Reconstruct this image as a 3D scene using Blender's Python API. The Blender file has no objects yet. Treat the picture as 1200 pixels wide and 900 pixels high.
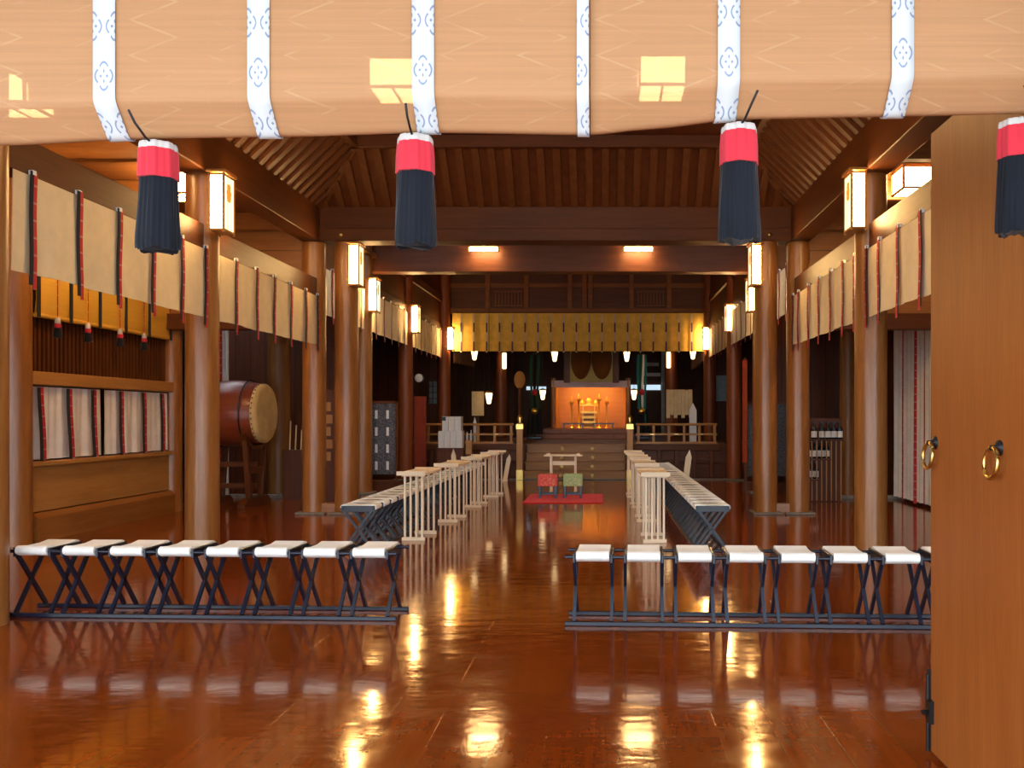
import bpy, math, random
from mathutils import Vector, Matrix
random.seed(7)
C = bpy.context.scene.collection
PI = math.pi
EYE, F, VX, VY = 1.5, 1014.0, 708.0, 488.0      # eye height and focal length used when surveying the photograph
def X(px, d): return (px - VX) * d / F
def Z(py, d): return EYE - (py - VY) * d / F

# ------------------------------------------------------------------ mesh builder
class MB:
    def __init__(s): s.v = []; s.f = []; s.sm = []; s.uv = {}
    def add(s, verts, faces, smooth=False, uvs=None):
        b = len(s.v); s.v += [tuple(p) for p in verts]
        for k, f in enumerate(faces):
            if uvs: s.uv[len(s.f)] = [uvs[i] for i in f]
            s.f.append([b + i for i in f]); s.sm.append(smooth)
        return s
    def box(s, x0, x1, y0, y1, z0, z1):
        x0, x1 = min(x0, x1), max(x0, x1); y0, y1 = min(y0, y1), max(y0, y1); z0, z1 = min(z0, z1), max(z0, z1)
        v = [(x, y, z) for z in (z0, z1) for y in (y0, y1) for x in (x0, x1)]
        return s.add(v, [(0,2,3,1),(4,5,7,6),(0,1,5,4),(1,3,7,5),(3,2,6,7),(2,0,4,6)])
    def bar(s, p, q, w, h=None, up=(0, 0, 1)):
        h = h or w; p = Vector(p); q = Vector(q); d = (q - p).normalized(); u = Vector(up)
        if abs(d.dot(u)) > .95: u = Vector((0, 1, 0))
        a = d.cross(u).normalized(); c = a.cross(d).normalized(); a *= w / 2; c *= h / 2
        v = [p-a-c, p+a-c, p+a+c, p-a+c, q-a-c, q+a-c, q+a+c, q-a+c]
        return s.add(v, [(0,1,2,3),(7,6,5,4),(0,4,5,1),(1,5,6,2),(2,6,7,3),(3,7,4,0)])
    def cyl(s, p, q, r0, r1=None, n=20, caps=True):
        r1 = r0 if r1 is None else r1; p = Vector(p); q = Vector(q); d = (q - p).normalized()
        u = Vector((0, 0, 1)) if abs(d.z) < .95 else Vector((1, 0, 0))
        a = d.cross(u).normalized(); c = d.cross(a).normalized()
        ring = lambda o, r: [o + (a * math.cos(t) + c * math.sin(t)) * r for t in [2 * PI * i / n for i in range(n)]]
        A, B = ring(p, r0), ring(q, r1)
        s.add(A + B, [(i, (i+1) % n, n + (i+1) % n, n + i) for i in range(n)], True)
        if caps: s.add(A, [tuple(range(n))[::-1]]); s.add(B, [tuple(range(n))])
        return s
    def tube(s, pts, r, n=8, closed=False):
        pts = [Vector(p) for p in pts]; m = len(pts); rings = []
        for i, p in enumerate(pts):
            d = ((pts[(i+1) % m] if (closed or i < m-1) else p) - (pts[i-1] if (closed or i > 0) else p)).normalized()
            u = Vector((0, 0, 1)) if abs(d.z) < .9 else Vector((0, 1, 0))
            a = d.cross(u).normalized(); c = a.cross(d).normalized()
            rr = r(i / max(1, m-1)) if callable(r) else r
            rings += [p + (a * math.cos(2*PI*k/n) + c * math.sin(2*PI*k/n)) * rr for k in range(n)]
        fs = [(i*n+k, i*n+(k+1) % n, ((i+1) % m)*n+(k+1) % n, ((i+1) % m)*n+k) for i in range(m if closed else m-1) for k in range(n)]
        s.add(rings, fs, True)
        if not closed: s.add(rings[:n], [tuple(range(n))[::-1]]); s.add(rings[-n:], [tuple(range(n))])
        return s
    def lathe(s, prof, o=(0, 0, 0), axis='z', n=24, rmod=None, smooth=True):
        vs = []
        for (r, h) in prof:
            for k in range(n):
                t = 2 * PI * k / n; rr = r * (rmod(t, h) if rmod else 1)
                c, w = rr * math.cos(t), rr * math.sin(t)
                p = {'z': (c, w, h), 'x': (h, c, w), 'y': (w, h, c)}[axis]
                vs.append((p[0]+o[0], p[1]+o[1], p[2]+o[2]))
        m = len(prof)
        s.add(vs, [(i*n+k, i*n+(k+1) % n, (i+1)*n+(k+1) % n, (i+1)*n+k) for i in range(m-1) for k in range(n)], smooth)
        if prof[0][0] > 1e-5: s.add(vs[:n], [tuple(range(n))[::-1]])
        if prof[-1][0] > 1e-5: s.add(vs[-n:], [tuple(range(n))])
        return s
    def sheet(s, fn, nu, nv, off, uvf=None):
        """closed thin sheet: fn(u,v)->point, off = thickness vector"""
        o = Vector(off); P = [Vector(fn(i/nu, j/nv)) for j in range(nv+1) for i in range(nu+1)]
        w = nu + 1; fs = [(j*w+i, j*w+i+1, (j+1)*w+i+1, (j+1)*w+i) for j in range(nv) for i in range(nu)]
        uv = [uvf(i/nu, j/nv) for j in range(nv+1) for i in range(nu+1)] if uvf else None
        s.add(P, fs, True, uv); s.add([p + o for p in P], [f[::-1] for f in fs], True, uv)
        edge = [(i, 0) for i in range(nu)] + [(nu, j) for j in range(nv)] + [(i, nv) for i in range(nu, 0, -1)] + [(0, j) for j in range(nv, 0, -1)]
        E = [P[j*w+i] for i, j in edge]; m = len(E)
        s.add(E + [p + o for p in E], [(k, m+k, m+(k+1) % m, (k+1) % m) for k in range(m)], False, [(0, 0)] * (2*m) if uv else None)
        return s
    def prism(s, poly, a, b, plane='yz'):
        """polygon (p,q) extruded along the remaining axis from a to b"""
        mk = {'yz': lambda p, q, t: (t, p, q), 'xz': lambda p, q, t: (p, t, q), 'xy': lambda p, q, t: (p, q, t)}[plane]
        n = len(poly); A = [mk(p, q, a) for p, q in poly]; B = [mk(p, q, b) for p, q in poly]
        s.add(A, [tuple(range(n))[::-1]]); s.add(B, [tuple(range(n))])
        return s.add(A + B, [(i, (i+1) % n, n + (i+1) % n, n + i) for i in range(n)])
    def build(s, name, mat, parent=None, bevel=0):
        me = bpy.data.meshes.new(name); me.from_pydata(s.v, [], s.f); me.validate()
        if len(me.polygons) == len(s.sm): me.polygons.foreach_set('use_smooth', s.sm)
        if s.uv:
            ul = me.uv_layers.new(name='uv')
            for p in me.polygons:
                q = s.uv.get(p.index)
                if q:
                    for k, li in enumerate(p.loop_indices): ul.data[li].uv = q[k]
        import bmesh
        bm = bmesh.new(); bm.from_mesh(me); bmesh.ops.recalc_face_normals(bm, faces=bm.faces); bm.to_mesh(me); bm.free()
        me.materials.append(mat)
        o = bpy.data.objects.new(name, me); C.objects.link(o)
        if parent: o.parent = parent
        if bevel:
            m = o.modifiers.new('bevel', 'BEVEL'); m.width = bevel; m.segments = 2; m.limit_method = 'ANGLE'
        return o

def tag(o, label, cat, group=None, kind=None):
    o['label'] = label; o['category'] = cat
    if group: o['group'] = group
    if kind: o['kind'] = kind
    return o
def thing(name, loc, label, cat, group=None, rz=0):
    o = bpy.data.objects.new(name, None); C.objects.link(o); o.location = loc; o.rotation_euler = (0, 0, rz)
    o.empty_display_size = .1
    return tag(o, label, cat, group)
def structure(o, label=None):
    o['kind'] = 'structure'
    if label: o['label'] = label
    return o
def dup(root, loc, rz, label, group=None):
    r = root.copy(); C.objects.link(r); r.location = loc; r.rotation_euler = (0, 0, rz); r['label'] = label
    if group: r['group'] = group
    for ch in list(root.children):
        c = ch.copy(); C.objects.link(c); c.parent = r
        for g in list(ch.children):
            d = g.copy(); C.objects.link(d); d.parent = c
    return r

# ------------------------------------------------------------------ materials
def nodes(name):
    m = bpy.data.materials.new(name); m.use_nodes = True; nt = m.node_tree
    return m, nt, nt.nodes['Principled BSDF']
def N(nt, t, **kw):
    n = nt.nodes.new(t)
    for k, v in kw.items():
        if k in n.inputs and not hasattr(n, k): n.inputs[k].default_value = v
        else: setattr(n, k, v)
    return n
def M(nt, op, a, b=None, c=None):
    n = nt.nodes.new('ShaderNodeMath'); n.operation = op
    for i, x in enumerate((a, b, c)):
        if x is None: continue
        if isinstance(x, (int, float)): n.inputs[i].default_value = x
        else: nt.links.new(x, n.inputs[i])
    return n.outputs[0]
def MIX(nt, fac, a, b):
    n = nt.nodes.new('ShaderNodeMix'); n.data_type = 'RGBA'
    for i, x in ((0, fac), (6, a), (7, b)):
        if isinstance(x, (int, float)): n.inputs[i].default_value = x
        elif isinstance(x, tuple): n.inputs[i].default_value = x if len(x) == 4 else (*x, 1)
        else: nt.links.new(x, n.inputs[i])
    return n.outputs[2]
def noise(nt, vec, scale, detail=3, rough=.55):
    n = nt.nodes.new('ShaderNodeTexNoise'); n.inputs['Scale'].default_value = scale; n.inputs['Detail'].default_value = detail
    n.inputs['Roughness'].default_value = rough; nt.links.new(vec, n.inputs['Vector']); return n.outputs[0]
def mapped(nt, scale, coord='Object'):
    tc = nt.nodes.new('ShaderNodeTexCoord'); mp = nt.nodes.new('ShaderNodeMapping'); mp.inputs['Scale'].default_value = scale
    nt.links.new(tc.outputs[coord], mp.inputs['Vector']); return mp.outputs[0]
def bump(nt, p, h, strength, dist=.01):
    b = nt.nodes.new('ShaderNodeBump'); b.inputs['Strength'].default_value = strength; b.inputs['Distance'].default_value = dist
    nt.links.new(h, b.inputs['Height']); nt.links.new(b.outputs[0], p.inputs['Normal'])
def stretch(nt, x, lo, hi):
    n = nt.nodes.new('ShaderNodeMapRange'); nt.links.new(x, n.inputs[0]); n.inputs[1].default_value = lo; n.inputs[2].default_value = hi
    return n.outputs[0]
def plain(name, col, rough=.5, metal=0, var=.12, vscale=6, emis=None, estr=0, sheen=0):
    m, nt, p = nodes(name)
    n = stretch(nt, noise(nt, mapped(nt, (1, 1, 1)), vscale), .3, .7)
    c2 = tuple(max(0, x * (1 - var * 2)) for x in col)
    nt.links.new(MIX(nt, n, col, c2), p.inputs['Base Color'])
    p.inputs['Roughness'].default_value = rough; p.inputs['Metallic'].default_value = metal
    if emis: p.inputs['Emission Color'].default_value = (*emis, 1); p.inputs['Emission Strength'].default_value = estr
    if sheen: p.inputs['Sheen Weight'].default_value = sheen
    return m
def wood(name, c1, c2, axis, rough=.42, spec=.4, planks=0, plank_axis='x', coat=0):
    m, nt, p = nodes(name)
    s = {'x': (.7, 9, 9), 'y': (9, .7, 9), 'z': (9, 9, .7)}[axis]
    v = mapped(nt, s)
    g = stretch(nt, noise(nt, v, 1.3, 5, .6), .3, .72)
    fine = stretch(nt, noise(nt, v, 7, 2, .5), .35, .7)
    big = stretch(nt, noise(nt, mapped(nt, (.6, .6, .6)), 1.0, 2), .3, .7)
    col = MIX(nt, g, c1, c2)
    col = MIX(nt, M(nt, 'MULTIPLY', fine, .25), col, tuple(x * .55 for x in c2))
    col = MIX(nt, M(nt, 'MULTIPLY', big, .3), col, tuple(x * 1.25 for x in c1))
    h = fine
    if planks:
        tc = nt.nodes.new('ShaderNodeTexCoord'); sx = nt.nodes.new('ShaderNodeSeparateXYZ'); nt.links.new(tc.outputs['Object'], sx.inputs[0])
        a = sx.outputs['XYZ'.index(plank_axis.upper())]
        fr = M(nt, 'FRACT', M(nt, 'DIVIDE', a, planks))
        line = M(nt, 'LESS_THAN', fr, .035)
        idx = M(nt, 'FLOOR', M(nt, 'DIVIDE', a, planks))
        wn = nt.nodes.new('ShaderNodeTexWhiteNoise'); wn.noise_dimensions = '1D'; nt.links.new(idx, wn.inputs['W'])
        col = MIX(nt, M(nt, 'MULTIPLY', wn.outputs[0], .35), col, tuple(x * .5 for x in c2))
        col = MIX(nt, line, col, tuple(x * .2 for x in c2))
    nt.links.new(col, p.inputs['Base Color'])
    p.inputs['Roughness'].default_value = rough; p.inputs['Specular IOR Level'].default_value = spec
    if coat: p.inputs['Coat Weight'].default_value = coat; p.inputs['Coat Roughness'].default_value = .15
    bump(nt, p, h, .15, .004)
    return m
def cloth(name, col, rough=.9, var=.07):
    m, nt, p = nodes(name)
    v = mapped(nt, (1, 1, 1))
    n = stretch(nt, noise(nt, v, 5, 4), .3, .7); w = noise(nt, mapped(nt, (260, 260, 90)), 1, 1)
    col2 = tuple(x * (1 - var * 2) for x in col)
    nt.links.new(MIX(nt, n, col, col2), p.inputs['Base Color']); p.inputs['Roughness'].default_value = rough
    p.inputs['Specular IOR Level'].default_value = .15; p.inputs['Sheen Weight'].default_value = .15
    bump(nt, p, w, .2, .002)
    return m

W = {}
HI, HI2 = (.37, .150, .036), (.20, .066, .013)          # hinoki, warm
for ax in 'xyz':
    W['pillar_' + ax] = wood('hinoki_wood_' + ax, HI, HI2, ax, .30, .55)
    W['beam_' + ax] = wood('brown_beam_wood_' + ax, (.125, .035, .0075), (.065, .017, .0035), ax, .45, .25)
    W['dark_' + ax] = wood('dark_wood_' + ax, (.13, .034, .009), (.065, .016, .004), ax, .45, .35)
    W['pale_' + ax] = wood('pale_wood_' + ax, (.92, .76, .55), (.80, .61, .40), ax, .5, .3)
    W['gold_' + ax] = wood('honey_wood_' + ax, (.50, .25, .07), (.36, .16, .04), ax, .4, .4)
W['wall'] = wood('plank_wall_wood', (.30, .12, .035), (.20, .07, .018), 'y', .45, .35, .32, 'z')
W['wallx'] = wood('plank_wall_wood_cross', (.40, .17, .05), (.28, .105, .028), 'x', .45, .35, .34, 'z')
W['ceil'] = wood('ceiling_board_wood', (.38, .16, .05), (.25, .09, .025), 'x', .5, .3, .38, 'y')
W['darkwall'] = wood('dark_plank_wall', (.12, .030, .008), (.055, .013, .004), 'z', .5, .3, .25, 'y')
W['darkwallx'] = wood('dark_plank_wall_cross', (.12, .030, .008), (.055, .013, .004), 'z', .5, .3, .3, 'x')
W['rail'] = wood('transom_wood', (.26, .085, .02), (.16, .05, .011), 'x', .4, .3)
W['step'] = wood('step_wood', (.36, .165, .036), (.24, .10, .02), 'x', .4, .4)
W['step_z'] = wood('brown_post_wood', (.26, .10, .022), (.16, .055, .011), 'z', .4, .4)
W['raf'] = wood('rafter_wood', (.15, .050, .014), (.085, .026, .007), 'z', .5, .3)
W['darkceil'] = wood('dark_ceiling_wood', (.14, .05, .017), (.08, .026, .009), 'y', .5, .3, .4, 'x')
W['door'] = wood('door_wood', (.36, .106, .018), (.25, .062, .009), 'z', .42, .4)
W['red'] = wood('red_brown_wood_z', (.30, .075, .020), (.18, .040, .011), 'z', .4, .4)

def floor_mat():
    m, nt, p = nodes('lacquered_floor')
    tc = nt.nodes.new('ShaderNodeTexCoord'); mp = nt.nodes.new('ShaderNodeMapping'); mp.inputs['Rotation'].default_value = (0, 0, PI/2)
    nt.links.new(tc.outputs['Object'], mp.inputs['Vector'])
    b = nt.nodes.new('ShaderNodeTexBrick'); nt.links.new(mp.outputs[0], b.inputs['Vector'])
    b.offset = .5; b.inputs['Scale'].default_value = 1; b.inputs['Brick Width'].default_value = 1.35; b.inputs['Row Height'].default_value = .27
    b.inputs['Mortar Size'].default_value = .0022; b.inputs['Mortar Smooth'].default_value = .3
    b.inputs['Color1'].default_value = (.30, .056, .006, 1); b.inputs['Color2'].default_value = (.225, .039, .0045, 1); b.inputs['Mortar'].default_value = (.23, .055, .009, 1)
    g = stretch(nt, noise(nt, mapped(nt, (14, .9, 1)), 1.2, 5, .6), .35, .75)
    col = MIX(nt, M(nt, 'MULTIPLY', g, .45), b.outputs['Color'], (.10, .02, .004))
    blot = stretch(nt, noise(nt, mapped(nt, (.5, .5, 1)), 1.5, 4), .45, .75)
    col = MIX(nt, M(nt, 'MULTIPLY', blot, .35), col, (.30, .085, .016))
    nt.links.new(col, p.inputs['Base Color'])
    scr = stretch(nt, noise(nt, mapped(nt, (2.2, 3.5, 1)), 2.0, 6, .7), .4, .75)
    nt.links.new(M(nt, 'ADD', M(nt, 'MULTIPLY', scr, .09), .085), p.inputs['Roughness'])
    p.inputs['IOR'].default_value = 1.75
    p.inputs['Specular Tint'].default_value = (1, .80, .52, 1); p.inputs['Coat Weight'].default_value = .25; p.inputs['Coat Roughness'].default_value = .06; p.inputs['Coat Tint'].default_value = (1, .85, .6, 1)
    rip = noise(nt, mapped(nt, (2.4, 5, 1)), 1.6, 2, .45)
    rip2 = noise(nt, mapped(nt, (7, 17, 1)), 1.3, 2, .5)
    hh = M(nt, 'ADD', M(nt, 'ADD', rip, M(nt, 'MULTIPLY', rip2, .22)), M(nt, 'MULTIPLY', b.outputs['Fac'], -.1))
    bump(nt, p, hh, .16, .012)
    return m
FLOOR = floor_mat()

def blind_mat(name, base, pale, pink, alpha, zig=True):
    m, nt, p = nodes(name)
    tc = nt.nodes.new('ShaderNodeTexCoord'); sx = nt.nodes.new('ShaderNodeSeparateXYZ'); nt.links.new(tc.outputs['UV'], sx.inputs[0])
    u, v = sx.outputs[0], sx.outputs[1]
    slat = M(nt, 'FRACT', M(nt, 'MULTIPLY', v, 250))
    cmb = nt.nodes.new('ShaderNodeCombineXYZ'); nt.links.new(M(nt, 'MULTIPLY', u, 1.6), cmb.inputs[0]); nt.links.new(M(nt, 'MULTIPLY', v, 90), cmb.inputs[1])
    streak = stretch(nt, noise(nt, cmb.outputs[0], 1.0, 3), .3, .72)
    col = MIX(nt, streak, base, tuple(x * .86 for x in base))
    if zig:
        # woven zigzag of paler slats, every 0.21 m
        tri = M(nt, 'PINGPONG', v, .05)
        d = M(nt, 'SUBTRACT', M(nt, 'FRACT', M(nt, 'MULTIPLY', M(nt, 'ADD', u, M(nt, 'MULTIPLY', tri, 2.6)), 4.6)), .5)
        z = M(nt, 'LESS_THAN', M(nt, 'ABSOLUTE', d), .035)
        cm2 = nt.nodes.new('ShaderNodeCombineXYZ'); nt.links.new(M(nt, 'MULTIPLY', u, 7), cm2.inputs[0]); nt.links.new(M(nt, 'MULTIPLY', v, 14), cm2.inputs[1])
        brk = stretch(nt, noise(nt, cm2.outputs[0], 1.0, 2), .45, .62)
        col = MIX(nt, M(nt, 'MULTIPLY', M(nt, 'MULTIPLY', z, brk), .42), col, pale)
        th = M(nt, 'LESS_THAN', M(nt, 'FRACT', M(nt, 'MULTIPLY', u, 13.5)), .09)
        col = MIX(nt, M(nt, 'MULTIPLY', th, .3), col, pink)
    nt.links.new(col, p.inputs['Base Color']); p.inputs['Roughness'].default_value = .55; p.inputs['Specular IOR Level'].default_value = .25
    bump(nt, p, M(nt, 'PINGPONG', slat, .5), .25, .001)
    if alpha:
        tr = nt.nodes.new('ShaderNodeBsdfTransparent'); mx = nt.nodes.new('ShaderNodeMixShader')
        mx.inputs[0].default_value = alpha
        nt.links.new(p.outputs[0], mx.inputs[1]); nt.links.new(tr.outputs[0], mx.inputs[2])
        nt.links.new(mx.outputs[0], nt.nodes['Material Output'].inputs[0])
    return m
BLIND = blind_mat('peach_bamboo_blind', (.525, .275, .13), (.60, .39, .215), (.54, .245, .155), .13)
YBLIND = blind_mat('yellow_bamboo_blind', (.74, .44, .065), (.7, .5, .1), (.5, .3, .05), 0, False)

def ribbon_mat():
    """white silk with blue medallions; uv: u across 0..1, v in metres"""
    m, nt, p = nodes('white_blue_medallion_silk')
    tc = nt.nodes.new('ShaderNodeTexCoord'); sx = nt.nodes.new('ShaderNodeSeparateXYZ'); nt.links.new(tc.outputs['UV'], sx.inputs[0])
    u, v = sx.outputs[0], sx.outputs[1]
    def medal(uc, off):
        x = M(nt, 'DIVIDE', M(nt, 'SUBTRACT', u, uc), .40)
        y = M(nt, 'DIVIDE', M(nt, 'MULTIPLY', M(nt, 'SUBTRACT', M(nt, 'FRACT', M(nt, 'ADD', M(nt, 'DIVIDE', v, .278), off)), .5), .278), .040)
        r = M(nt, 'SQRT', M(nt, 'ADD', M(nt, 'MULTIPLY', x, x), M(nt, 'MULTIPLY', y, y)))
        th = M(nt, 'ARCTAN2', y, x); c4 = M(nt, 'COSINE', M(nt, 'MULTIPLY', th, 4))
        ring = M(nt, 'LESS_THAN', M(nt, 'ABSOLUTE', M(nt, 'SUBTRACT', r, M(nt, 'ADD', .88, M(nt, 'MULTIPLY', c4, .09)))), .085)
        gap = M(nt, 'GREATER_THAN', c4, -.75)
        ring = M(nt, 'MULTIPLY', ring, gap)
        pet = M(nt, 'LESS_THAN', M(nt, 'ABSOLUTE', M(nt, 'SUBTRACT', r, .34)), M(nt, 'MULTIPLY', M(nt, 'SUBTRACT', c4, .25), .2))
        return M(nt, 'MAXIMUM', ring, pet)
    a = M(nt, 'MAXIMUM', medal(.5, 0.0), M(nt, 'MAXIMUM', medal(0.0, .5), medal(1.0, .5)))
    col = MIX(nt, M(nt, 'MULTIPLY', a, .75), (.60, .64, .67), (.08, .16, .36))
    nt.links.new(col, p.inputs['Base Color']); p.inputs['Roughness'].default_value = .5
    return m
RIB = ribbon_mat()

def dash_mat():
    m, nt, p = nodes('purple_white_dash_ribbon')
    tc = nt.nodes.new('ShaderNodeTexCoord'); sx = nt.nodes.new('ShaderNodeSeparateXYZ'); nt.links.new(tc.outputs['Object'], sx.inputs[0])
    f = M(nt, 'FRACT', M(nt, 'MULTIPLY', sx.outputs[2], 1.85))
    nt.links.new(MIX(nt, M(nt, 'LESS_THAN', f, .5), (.62, .55, .5), (.10, .05, .12)), p.inputs['Base Color']); p.inputs['Roughness'].default_value = .8
    return m
def brocade(name, a, b):
    m, nt, p = nodes(name)
    v = nt.nodes.new('ShaderNodeTexVoronoi'); v.inputs['Scale'].default_value = 28
    nt.links.new(mapped(nt, (1, 1, 1.3)), v.inputs['Vector'])
    nt.links.new(MIX(nt, M(nt, 'LESS_THAN', v.outputs['Distance'], .28), a, b), p.inputs['Base Color']); p.inputs['Roughness'].default_value = .7
    return m
def speckle():
    m, nt, p = nodes('grey_speckled_cloth')
    v = nt.nodes.new('ShaderNodeTexVoronoi'); v.inputs['Scale'].default_value = 42; nt.links.new(mapped(nt, (1, 1, 1)), v.inputs['Vector'])
    nt.links.new(MIX(nt, M(nt, 'LESS_THAN', v.outputs['Distance'], .42), (.07, .07, .085), (.17, .17, .19)), p.inputs['Base Color']); p.inputs['Roughness'].default_value = .85
    return m
def red_tape():
    m, nt, p = nodes('red_patterned_tape')
    tc = nt.nodes.new('ShaderNodeTexCoord'); sx = nt.nodes.new('ShaderNodeSeparateXYZ'); nt.links.new(tc.outputs['Object'], sx.inputs[0])
    f = M(nt, 'LESS_THAN', M(nt, 'FRACT', M(nt, 'MULTIPLY', sx.outputs[2], 7.5)), .12)
    nt.links.new(MIX(nt, f, (.50, .016, .02), (.55, .22, .2)), p.inputs['Base Color']); p.inputs['Roughness'].default_value = .7
    return m
CREAM = cloth('cream_linen', (.90, .74, .46)); WHITE = cloth('white_cotton', (.90, .90, .88), var=.03)
DRAPE = cloth('grey_white_linen', (.74, .69, .62)); WCURT = cloth('white_window_linen', (.82, .80, .78))
SEAT = cloth('white_seat_canvas', (.93, .91, .86), .75, .03)
YELLOW = cloth('golden_brocade_cloth', (.88, .60, .13), .7, .12)
REDF = cloth('red_felt', (.85, .006, .008)); BROWNC = cloth('brown_bamboo_valance', (.17, .062, .014))
REDTAPE, BLACKT = red_tape(), cloth('black_tape', (.012, .012, .016)); DASH = dash_mat()
BLACK = plain('black_lacquer', (.009, .014, .032), .25, 0, .1); IRON = plain('dark_iron', (.03, .028, .03), .45, .7)
BRASS = plain('brass', (.78, .54, .16), .28, 1, .12); STUD = plain('satin_brass', (.95, .72, .28), .45, .25); GILT = plain('satin_gilt', (.95, .62, .13), .35, .5); GOLD = plain('gilt_metal', (.85, .50, .09), .35, 1, .1)
STONE = plain('grey_stone', (.26, .24, .21), .8, 0, .2, 14); GRAVEL = plain('pale_gravel', (.50, .48, .45), .95, 0, .2, 40)
TW = cloth('tassel_white_silk', (.58, .56, .54)); TR = cloth('tassel_red_silk', (.64, .035, .058)); TN = cloth('tassel_navy_silk', (.0085, .0115, .019), .85, .2)
RBRO, GBRO = brocade('red_brocade', (.72, .09, .07), (.75, .5, .3)), brocade('green_brocade', (.36, .50, .22), (.75, .72, .45))
NAVYT = plain('dark_blue_lacquer', (.02, .06, .11), .35); SPECK = speckle()
PAPER = plain('white_paper', (.80, .79, .78), .85, 0, .06); PAPERT = plain('beige_paper', (.66, .50, .28), .85, 0, .1)
SKIN = plain('drum_hide', (.72, .50, .20), .55, 0, .16, 5); DRUMB = wood('red_drum_lacquer', (.24, .045, .014), (.14, .022, .008), 'x', .35, .5)
BOTTLE = plain('dark_bottle_glass', (.008, .016, .03), .12); TEAL = cloth('teal_silk', (.03, .22, .24)); PURPLE = cloth('lavender_silk', (.70, .58, .72))
GREENS = cloth('dark_green_silk', (.02, .09, .05)); ACARPET = cloth('mauve_carpet', (.20, .10, .13)); OLIVE = plain('olive_gold_silk', (.50, .42, .13), .6)
GLASS = plain('blue_grey_window_glass', (.30, .40, .46), .1); CLOCK = plain('white_enamel', (.62, .62, .64), .4)
def glow(name, col, s):
    m, nt, p = nodes(name)
    n = stretch(nt, noise(nt, mapped(nt, (1, 1, 1)), 9, 3), .3, .7)
    nt.links.new(MIX(nt, n, col, tuple(x * .92 for x in col)), p.inputs['Emission Color']); p.inputs['Emission Strength'].default_value = s
    p.inputs['Base Color'].default_value = (.9, .85, .7, 1); p.inputs['Roughness'].default_value = .8
    return m
LAMP = glow('lit_lantern_paper', (1, .60, .22), 68.0); SIDELAMP = glow('lit_lantern_side_paper', (1, .76, .40), 2.0); CUP = glow('lit_cup_glass', (1, .70, .34), 3.2)
CEILLAMP = glow('lit_ceiling_lamp_paper', (1, .62, .25), 52.0)
SPOT = glow('lit_spot_tube', (1, .66, .3), 80.0)
CRESTM = plain('orange_crest_ink', (.6, .2, .02), .7, 0, .1, 6, (1, .36, .05), .7)
DAYWIN = glow('daylit_window_paper', (.62, .85, 1), .9)
ALTARLAMP = glow('altar_lamp_glass', (1, .52, .12), 120.0)

# ------------------------------------------------------------------ the setting
XL, XR, XOL, XOR, XIL, XIR = -4.49, 3.0, -6.88, 5.40, -4.70, 3.07    # nave pillar lines, outer walls, inner hall pillar lines
XC = (XL + XR) / 2
structure(MB().box(-8.2, 6.7, -.5, 32.2, -.3, 0).build('floor', FLOOR))
structure(MB().box(-40, 40, -45, -.5, -.75, -.65).build('ground', GRAVEL))
t = 0
def beam(mb, mat, label=None, bevel=.012):
    global t; t += 1
    return structure(mb.build('trim_%d' % t, mat, None, bevel), label)
# left outer wall with the window bay between 10.3 and 13.6
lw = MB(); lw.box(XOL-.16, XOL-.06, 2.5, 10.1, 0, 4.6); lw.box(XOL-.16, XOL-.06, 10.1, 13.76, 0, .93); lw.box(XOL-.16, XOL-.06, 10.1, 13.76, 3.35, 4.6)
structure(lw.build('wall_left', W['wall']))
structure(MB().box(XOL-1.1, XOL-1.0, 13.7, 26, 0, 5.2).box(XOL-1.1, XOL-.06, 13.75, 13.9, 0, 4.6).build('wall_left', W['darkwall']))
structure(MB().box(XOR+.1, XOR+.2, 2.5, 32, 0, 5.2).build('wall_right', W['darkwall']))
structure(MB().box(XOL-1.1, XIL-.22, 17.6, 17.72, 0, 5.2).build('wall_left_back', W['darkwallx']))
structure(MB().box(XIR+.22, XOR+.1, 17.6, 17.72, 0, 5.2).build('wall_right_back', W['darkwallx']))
structure(MB().box(XOL-.9, XIL+.2, 24.95, 25.1, 0, 5.6).box(XIR-.2, XOR+.1, 24.95, 25.1, 0, 5.6).build('wall_inner', W['darkwallx'])) if False else None
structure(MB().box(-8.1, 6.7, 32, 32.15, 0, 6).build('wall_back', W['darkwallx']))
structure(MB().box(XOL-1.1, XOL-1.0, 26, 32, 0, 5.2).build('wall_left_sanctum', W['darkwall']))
# aisle transverse upper walls at the inner bay
structure(MB().box(XOL, XL-.14, 13.50, 13.58, 3.05, 4.62).build('wall_left_upper', W['wallx']))
structure(MB().box(XR+.14, XOR+.1, 13.50, 13.58, 3.05, 4.62).build('wall_right_upper', W['wallx']))
# aisle ceilings with cross beams
for nm, a, b in (('ceiling_left_aisle', XOL-.16, XL), ('ceiling_right_aisle', XR, XOR+.2)):
    structure(MB().box(a, b, 2.5, 17.7, 4.62, 4.70).build(nm, W['ceil']))
for a, b in ((XOL-.06, XL-.1), (XR+.1, XOR+.1)):
    for y in (4.6, 6.35, 8.0, 9.67, 11.5, 13.3):
        beam(MB().box(a, b, y-.07, y+.07, 4.36, 4.62), W['pillar_x'])
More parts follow.
